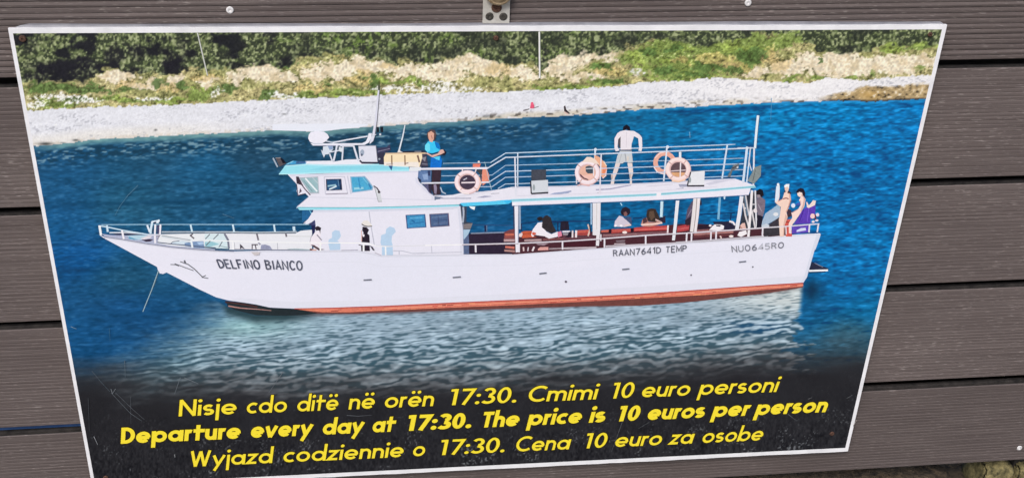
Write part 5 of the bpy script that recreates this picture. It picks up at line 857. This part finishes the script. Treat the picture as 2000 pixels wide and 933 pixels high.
# ------------------------------------------------------------------ lettering, drawn stroke by stroke
def arc(cx, cy, rx_, ry_, a0, a1, n=16):
    return [(cx + rx_ * math.cos(math.radians(a0 + (a1 - a0) * i / n)), cy + ry_ * math.sin(math.radians(a0 + (a1 - a0) * i / n))) for i in range(n + 1)]
def glyph(ch, w):
    h = w / 2; X = .66 if w < .2 else .70; R = X / 2; r = R - h; A_, D_ = 1.08, -.33; S = []; dots = []; dr = .56 * w + .012
    ox = R * 1.04; ry = R - h; rx_ = ox - h
    if ch in 'oadbpeë' or ch == 'c': pass
    if ch == 'o': S = [('ring', ox, R, rx_, ry)]; wd_ = 2 * ox
    elif ch == 'c': S = [arc(ox, R, rx_, ry, 52, 308, 20)]; wd_ = 1.62 * ox
    elif ch in 'eë':
        S = [[(h * .9, R - .02), (2 * ox - h * .6, R - .02)], arc(ox, R, rx_, ry, -6, 318, 26)]; wd_ = 2 * ox
        if ch == 'ë': dots = [(ox - .15, X + .24), (ox + .15, X + .24)]
    elif ch == 'a': S = [('ring', ox, R, rx_, ry), [(2 * ox - h * .55, 0), (2 * ox - h * .55, X)]]; wd_ = 2 * ox + h * .45
    elif ch == 'd': S = [('ring', ox, R, rx_, ry), [(2 * ox - h * .55, 0), (2 * ox - h * .55, A_)]]; wd_ = 2 * ox + h * .45
    elif ch == 'b': S = [('ring', ox + h * .45, R, rx_, ry), [(h, 0), (h, A_)]]; wd_ = 2 * ox + h * .45
    elif ch == 'p': S = [('ring', ox + h * .45, R, rx_, ry), [(h, D_), (h, X)]]; wd_ = 2 * ox + h * .45
    elif ch in 'nh':
        wn = .48 + w * .6; ra = (wn - w) / 2; S = [[(h, 0), (h, X if ch == 'n' else A_)], arc(wn / 2, X - h - ra, ra, ra, 172, 0, 12) + [(wn - h, 0)]]; wd_ = wn
    elif ch == 'm':
        wn = .45 + w * .55; ra = (wn - w) / 2; S = [[(h, 0), (h, X)], arc(wn / 2, X - h - ra, ra, ra, 172, 0, 12) + [(wn - h, 0)], arc(wn / 2 + wn - w, X - h - ra, ra, ra, 172, 0, 12) + [(2 * wn - w - h, 0)]]; wd_ = 2 * wn - w
    elif ch == 'u':
        wn = .48 + w * .6; ra = (wn - w) / 2; S = [[(h, X), (h, h + ra)] + arc(wn / 2, h + ra, ra, ra, 190, 352, 12), [(wn - h, X), (wn - h, 0)]]; wd_ = wn
    elif ch == 'r': S = [[(h, 0), (h, X)], arc(h + .18, X - h - .18, .18, .18, 172, 66, 8)]; wd_ = h + .27
    elif ch == 'i': S = [[(h, 0), (h, X)]]; dots = [(h, X + .24)]; wd_ = w
    elif ch == 'j': S = [[(h, D_), (h, X)]]; dots = [(h, X + .24)]; wd_ = w
    elif ch == 't': S = [[(.13, X - h * .9), (.13 + .24 + w, X - h * .9)], [(.13 + h, 0), (.13 + h, .96)], [(-.0, X - h * .9), (.13, X - h * .9)]]; wd_ = .34 + w
    elif ch == 's':
        Hh = X - w; ry2 = Hh / 4; c_ = .20 + h * .5; rxx = .17; S = [arc(c_, h + .75 * Hh, rxx, ry2, 35, 262, 12) + arc(c_, h + .25 * Hh, rxx * 1.08, ry2, 82, -145, 12)]; wd_ = c_ + rxx * 1.08 + h
    elif ch == 'v': S = [[(h * .8, X), (.28 + h * .2, 0)], [(.56 + h * .4, X), (.28 + h * .2, 0)]]; wd_ = .56 + h
    elif ch == 'y': S = [[(h * .8, X), (.30 + h * .2, .05)], [(.58 + h * .3, X), (.14, D_)]]; wd_ = .58 + h
    elif ch == 'z': S = [[(.03, X - h), (.45, X - h), (.06, h), (.50, h)]]; wd_ = .52
    elif ch == 'N': S = [[(h, 0), (h, 1), (.72 - h, 0), (.72 - h, 1)]]; S = [[(h, 0), (h, 1)], [(h * .9, 1 - .02), (.76 - h * .9, .02)], [(.76 - h, 0), (.76 - h, 1)]]; wd_ = .76
    elif ch == 'C': S = [arc(.5, .5, .5 - h, .5 - h, 48, 312, 26)]; wd_ = .82
    elif ch == 'D': S = [[(h, 0), (h, 1)], [(h, h), (.22, h)] + arc(.24, .5, .44 - h + .02, .5 - h, -90, 90, 18) + [(h, 1 - h)]]; wd_ = .70
    elif ch == 'T': S = [[(0, 1 - h), (.56, 1 - h)], [(.28, 0), (.28, 1)]]; wd_ = .56
    elif ch == 'W': S = [[(h * .75, 1), (.275, 0)], [(.275, 0), (.50, .96)], [(.50, .96), (.735, 0)], [(.735, 0), (1.01 - h * .75, 1)]]; wd_ = 1.01; wd_ = 1.04
    elif ch == '1': S = [[(.26, 0), (.26, 1)], [(.07, .90), (.26 - h * .2, 1 - h * .9)]]; S = [[(.30, 0), (.30, 1)], [(.08, 1 - h * 1.1), (.30, 1 - h * .9)]]; wd_ = .30 + h + .06
    elif ch == '7': S = [[(.02, 1 - h), (.50, 1 - h), (.16, 0)]]; wd_ = .54
    elif ch == '3': S = [arc(.25, .74, .21 - h * .3, .26 - h, 155, -85, 14), arc(.25, .275, .25 - h * .3, .275 - h, 92, -150, 14)]; wd_ = .50 + h * .4
    elif ch == '0': S = [('ring', .29, .5, .29 - h, .5 - h)]; wd_ = .58
    elif ch == ':': dots = [(dr, dr), (dr, .56)]; wd_ = 2 * dr
    elif ch == '.': dots = [(dr, dr)]; wd_ = 2 * dr
    else: wd_ = .3
    return S, dots, wd_, dr

def word_strokes(txt, w, gap):
    x = 0; out = []
    for ch in txt:
        S, dots, wd_, dr = glyph(ch, w); out.append((x, S, dots, dr)); x += wd_ + gap * (1.15 if ch in '17' else 1)
    return out, x - gap
SL = .16
YEL = (240, 219, 62); YLO = (62, 52, 24)
def caption(words, base, cap, w, gap, name_label):
    # words: (text, left px, right px); base: (x0,y0,x1,y1) px of the baseline; cap height in metres
    x0, y0, x1, y1 = base
    for (txt, pl_, pr_) in words:
        a = Art(); LAY[0] = 0
        for grow, colr in ((.065, YLO), (0, YEL)):
            st_, nat = word_strokes(txt, w, gap)
            yb0 = y0 + (y1 - y0) * (pl_ - x0) / (x1 - x0); yb1 = y0 + (y1 - y0) * (pr_ - x0) / (x1 - x0)
            ul, vl = map(float, plane(pl_, yb0)); ur, vr = map(float, plane(pr_, yb1))
            desc = txt[0] in 'pj'; top = 1.0 if txt[-1] in '17:30NTWdbh' else .66
            lsh = -.33 * SL if desc else (.0 if txt[0] in 'odecaD' else 0.)
            ls = lsh * cap; re = top * SL * cap * (.55 if txt[-1] in '.ioanersyu0dzë' else .8)
            if txt[-1] == '.': re = .1 * SL * cap
            if txt[-1] in 'oes0ë': re = .45 * SL * cap * (1.4 if txt[-1] == '0' else 1)
            if txt[-1] in 'nuiamyd': re = .9 * SL * cap * .66
            sx = (ur - re - (ul - ls)) / nat; ub_ = ul - ls
            def T(p): return (ub_ + sx * p[0] + SL * cap * p[1], vl + (vr - vl) * (sx * p[0]) / max(1e-6, ur - ul) + cap * p[1])
            for (gx, S, dots, dr) in st_:
                for s_ in S:
                    n = depth() + .0006 + (0.00015 if grow == 0 else 0)
                    if s_[0] == 'ring':
                        _, cx, cy, rx_, ry_ = s_; A2 = [2 * math.pi * i / 26 for i in range(26)]; hh = (w + grow) / 2
                        I_ = [(gx + cx + max(.01, rx_ - hh) * math.cos(t), cy + max(.01, ry_ - hh) * math.sin(t)) for t in A2]; O_ = [(gx + cx + (rx_ + hh) * math.cos(t), cy + (ry_ + hh) * math.sin(t)) for t in A2]
                        a.strip([uvn(*T(p), n) for p in I_], [uvn(*T(p), n) for p in O_], colr, True, True, n)
                    else:
                        pts_ = [(gx + p[0], p[1]) for p in s_]
                        if grow:
                            e0 = np.array(pts_[0]) - np.array(pts_[1]); e1 = np.array(pts_[-1]) - np.array(pts_[-2])
                            pts_ = [tuple(np.array(pts_[0]) + e0 / np.linalg.norm(e0) * grow / 2)] + pts_[1:-1] + [tuple(np.array(pts_[-1]) + e1 / np.linalg.norm(e1) * grow / 2)]
                        L_, R_ = offset(pts_, w + grow)
                        a.strip([uvn(*T(p), n) for p in L_], [uvn(*T(p), n) for p in R_], colr, False, True, n)
                for (dx, dy) in dots:
                    n = depth() + .0006 + (0.00015 if grow == 0 else 0); k = len(a.v); rr_ = dr + grow / 2
                    a.v += [uvn(*T((gx + dx + rr_ * math.cos(t), dy + rr_ * math.sin(t))), n) for t in [2 * math.pi * i / 14 for i in range(14)]]
                    a.f.append(tuple(range(k, k + 14))); a.c += [tuple(ink(colr))] * 14
        a.make('caption_word', label=name_label)
LAY[0] = 0
caption([('Nisje', 349, 464), ('cdo', 481, 562), ('ditë', 579.5, 662), ('në', 680.5, 733), ('orën', 750, 849), ('17:30.', 872, 1008), ('Cmimi', 1029, 1167), ('10', 1188, 1237.5), ('euro', 1251, 1347), ('personi', 1361, 1519)], (349, 811.5, 1510, 764), .0252, .148, .085, 'yellow word in the top caption line')
LAY[0] = 0
caption([('Departure', 236, 472), ('every', 489, 613), ('day', 629, 712.5), ('at', 726, 772.5), ('17:30.', 790, 920), ('The', 939, 1014.5), ('price', 1027, 1136), ('is', 1149.5, 1182.5), ('10', 1201, 1249), ('euros', 1262, 1376), ('per', 1387, 1462), ('person', 1471, 1615)], (236, 865, 1605, 803.5), .0252, .212, .060, 'bold yellow word in the middle caption line')
LAY[0] = 0
caption([('Wyjazd', 371, 535), ('codziennie', 552.5, 789), ('o', 805, 831), ('17:30.', 853, 985), ('Cena', 1005, 1114), ('10', 1136, 1185), ('euro', 1199, 1292), ('za', 1306, 1354), ('osobe', 1369, 1489)], (385, 909, 1480, 858.5), .0252, .148, .085, 'yellow word in the bottom caption line')

# capitals painted on the hull (unit box 1 high)
CAPS = {
 'D': [[(0, 0), (0, 1)], [(0, 1), (.28, .95), (.5, .7), (.5, .3), (.28, .05), (0, 0)]], 'E': [[(.45, 1), (0, 1), (0, 0), (.45, 0)], [(0, .52), (.38, .52)]], 'L': [[(0, 1), (0, 0), (.42, 0)]], 'F': [[(.45, 1), (0, 1), (0, 0)], [(0, .52), (.36, .52)]],
 'I': [[(.05, 0), (.05, 1)]], 'N': [[(0, 0), (0, 1), (.5, 0), (.5, 1)]], 'O': [[(.27 + .27 * math.cos(t), .5 + .5 * math.sin(t)) for t in [2 * math.pi * i / 16 for i in range(17)]]], 'B': [[(0, 0), (0, 1), (.3, .97), (.42, .8), (.3, .55), (0, .52)], [(.3, .53), (.48, .35), (.4, .06), (0, 0)]],
 'A': [[(0, 0), (.26, 1), (.52, 0)], [(.1, .33), (.42, .33)]], 'C': [[(.5, .82), (.38, .97), (.2, .98), (.05, .75), (.02, .5), (.05, .25), (.2, .02), (.38, .03), (.5, .18)]], 'R': [[(0, 0), (0, 1), (.32, .97), (.44, .77), (.32, .54), (0, .52)], [(.26, .52), (.48, 0)]],
 '7': [[(0, 1), (.48, 1), (.16, 0)]], '6': [[(.42, .98), (.15, .7), (.03, .35), (.12, .05), (.3, 0), (.47, .15), (.46, .42), (.28, .55), (.06, .42)]], '4': [[(.4, 0), (.4, 1), (0, .28), (.52, .28)]], '1': [[(.05, .8), (.25, 1), (.25, 0)]], 'T': [[(0, 1), (.5, 1)], [(.25, 1), (.25, 0)]], 'M': [[(0, 0), (0, 1), (.3, .2), (.6, 1), (.6, 0)]], 'P': [[(0, 0), (0, 1), (.34, .97), (.45, .75), (.34, .5), (0, .48)]],
 'U': [[(0, 1), (0, .25), (.12, .02), (.36, .02), (.48, .25), (.48, 1)]], '0': [[(.25 + .25 * math.cos(t), .5 + .5 * math.sin(t)) for t in [2 * math.pi * i / 16 for i in range(17)]]], '5': [[(.45, 1), (.06, 1), (.03, .58), (.3, .62), (.47, .4), (.42, .08), (.2, 0), (0, .1)]]}
WID = {'I': .1, 'M': .6, ' ': .28, 'L': .42, 'E': .45, 'F': .45, '1': .3}
def hull_text(txt, p0, p1, up0, up1, wpx, cols, gap, label):
    a = Art(); tot = sum(WID.get(c, .52) for c in txt) + gap * (len(txt) - 1); x = 0
    p0, p1, up0, up1 = [np.array(v, float) for v in (p0, p1, up0, up1)]
    for i, c in enumerate(txt):
        for s_ in CAPS.get(c, []):
            pts = []
            for (gx, gy) in s_:
                t = (x + gx) / tot; pts.append(tuple(p0 + (p1 - p0) * t + (up0 + (up1 - up0) * t) * gy))
            a.line(pts, wpx, cols[i % len(cols)])
        x += WID.get(c, .52) + gap
    bp(a, 'hull_lettering', label)
LAY[0] = 700
hull_text('DELFINO BIANCO', (429.5, 522), (590, 526.3), (-6.5, -16), (-1.5, -17.2), 2.7, [(78, 82, 98), (92, 96, 110), (86, 90, 104)], .21, 'painted ship name in dark capitals at the bow')
hull_text('RAAN7641D TEMP', (1198, 499.5), (1341, 489.7), (-.3, -11.6), (.5, -11.4), 2.0, [(108, 110, 122), (96, 98, 110)], .20, 'painted registration in grey capitals amidships')
hull_text('NU0645RO', (1430, 491.5), (1529, 482.8), (-1.4, -11.4), (.8, -10.6), 2.0, [(126, 128, 138), (146, 148, 158), (122, 124, 136), (116, 118, 130), (184, 186, 195), (166, 168, 177), (146, 148, 158), (120, 122, 134)], .20, 'faded grey number painted near the stern')

# ------------------------------------------------------------------ wear on the board
def scr(pts, w_, col):
    a = Art(); a.line(pts, w_ * .9, tuple(.86 * t for t in col), w_ * .5); a.make('scratch')
SG = (100, 106, 112)
LAY[0] = 1100
for k, p, w_, c_ in ((5, ((1080, 510), (1000, 590), (940, 670), (900, 745)), 1.1, (108, 150, 176)), (5, ((1740, 735), (1830, 768)), 1.1, (110, 150, 178)), (9, ((720, 90), (790, 175), (860, 250)), 1.1, (96, 108, 118)), (9, ((870, 260), (1020, 420), (1110, 480)), 1.3, SG), (9, ((905, 260), (1040, 390), (1130, 470)), 1.1, (98, 102, 108)), (9, ((1022, 290), (1024, 500)), 1.0, (92, 96, 102)), (9, ((975, 10), (980, 140)), 1.2, (110, 124, 134)), (9, ((1410, 140), (1365, 270)), 1.2, (122, 132, 140)), (9, ((1440, 142), (1550, 190)), 1.2, (130, 140, 148)), (9, ((690, 300), (700, 560)), 1.0, (80, 84, 90)), (9, ((868, 230), (880, 266), (905, 228)), 1.4, (132, 138, 144)), (9, ((735, 600), (765, 665)), 1.6, (150, 154, 158)), (9, ((1365, 740), (1368, 765)), 1.6, (160, 164, 168)),
                      (10, ((210, 100), (100, 260)), 1.3, (120, 126, 134)), (10, ((710, 436), (800, 442), (905, 434)), 1.3, (110, 114, 120)), (11, ((862, 480), (820, 600), (775, 720)), 1.1, (104, 108, 112)), (11, ((1070, 490), (985, 540)), 1.0, (100, 104, 108)), (11, ((900, 555), (912, 580)), 1.0, (110, 112, 116)), (12, ((152, 425), (208, 470)), 1.6, (104, 108, 114)), (12, ((310, 310), (340, 298)), 1.4, (120, 122, 126)), (12, ((610, 305), (655, 278)), 1.2, (104, 108, 112)), (1, ((855, 690), (862, 800)), 1.0, (70, 110, 140)), (1, ((555, 680), (600, 698)), 1.2, (150, 174, 190)), (8, ((25, -170), (18, 0)), 1.2, (110, 180, 225)), (7, ((1385, 95), (1388, 140)), 1.6, (150, 200, 230)), (14, ((1262, 580), (1252, 655)), 1.4, (230, 214, 180)), (12, ((690, 470), (664, 520)), 2.0, (150, 142, 138))):
    scr(q(k, *p), w_, c_)
SIGNSCREW = [(.0036, .0002), (.0036, .0010), (.0029, .0017), (.0012, .0018), (.0010, .0009), (.0002, .0009)]
for i, (px, py, s_) in enumerate(((44.5, 75, 1.0), (968.5, 74, .8), (1816, 67, .75), (1624.5, 845, .9), (207, 931, .9))):
    u, v = map(float, plane(px, py))
    o = lathe('screw', u, v, .0004, [(r * s_, h_) for r, h_ in SIGNSCREW], M_RUST, sign, so); o['label'] = 'rusty screw in the board'
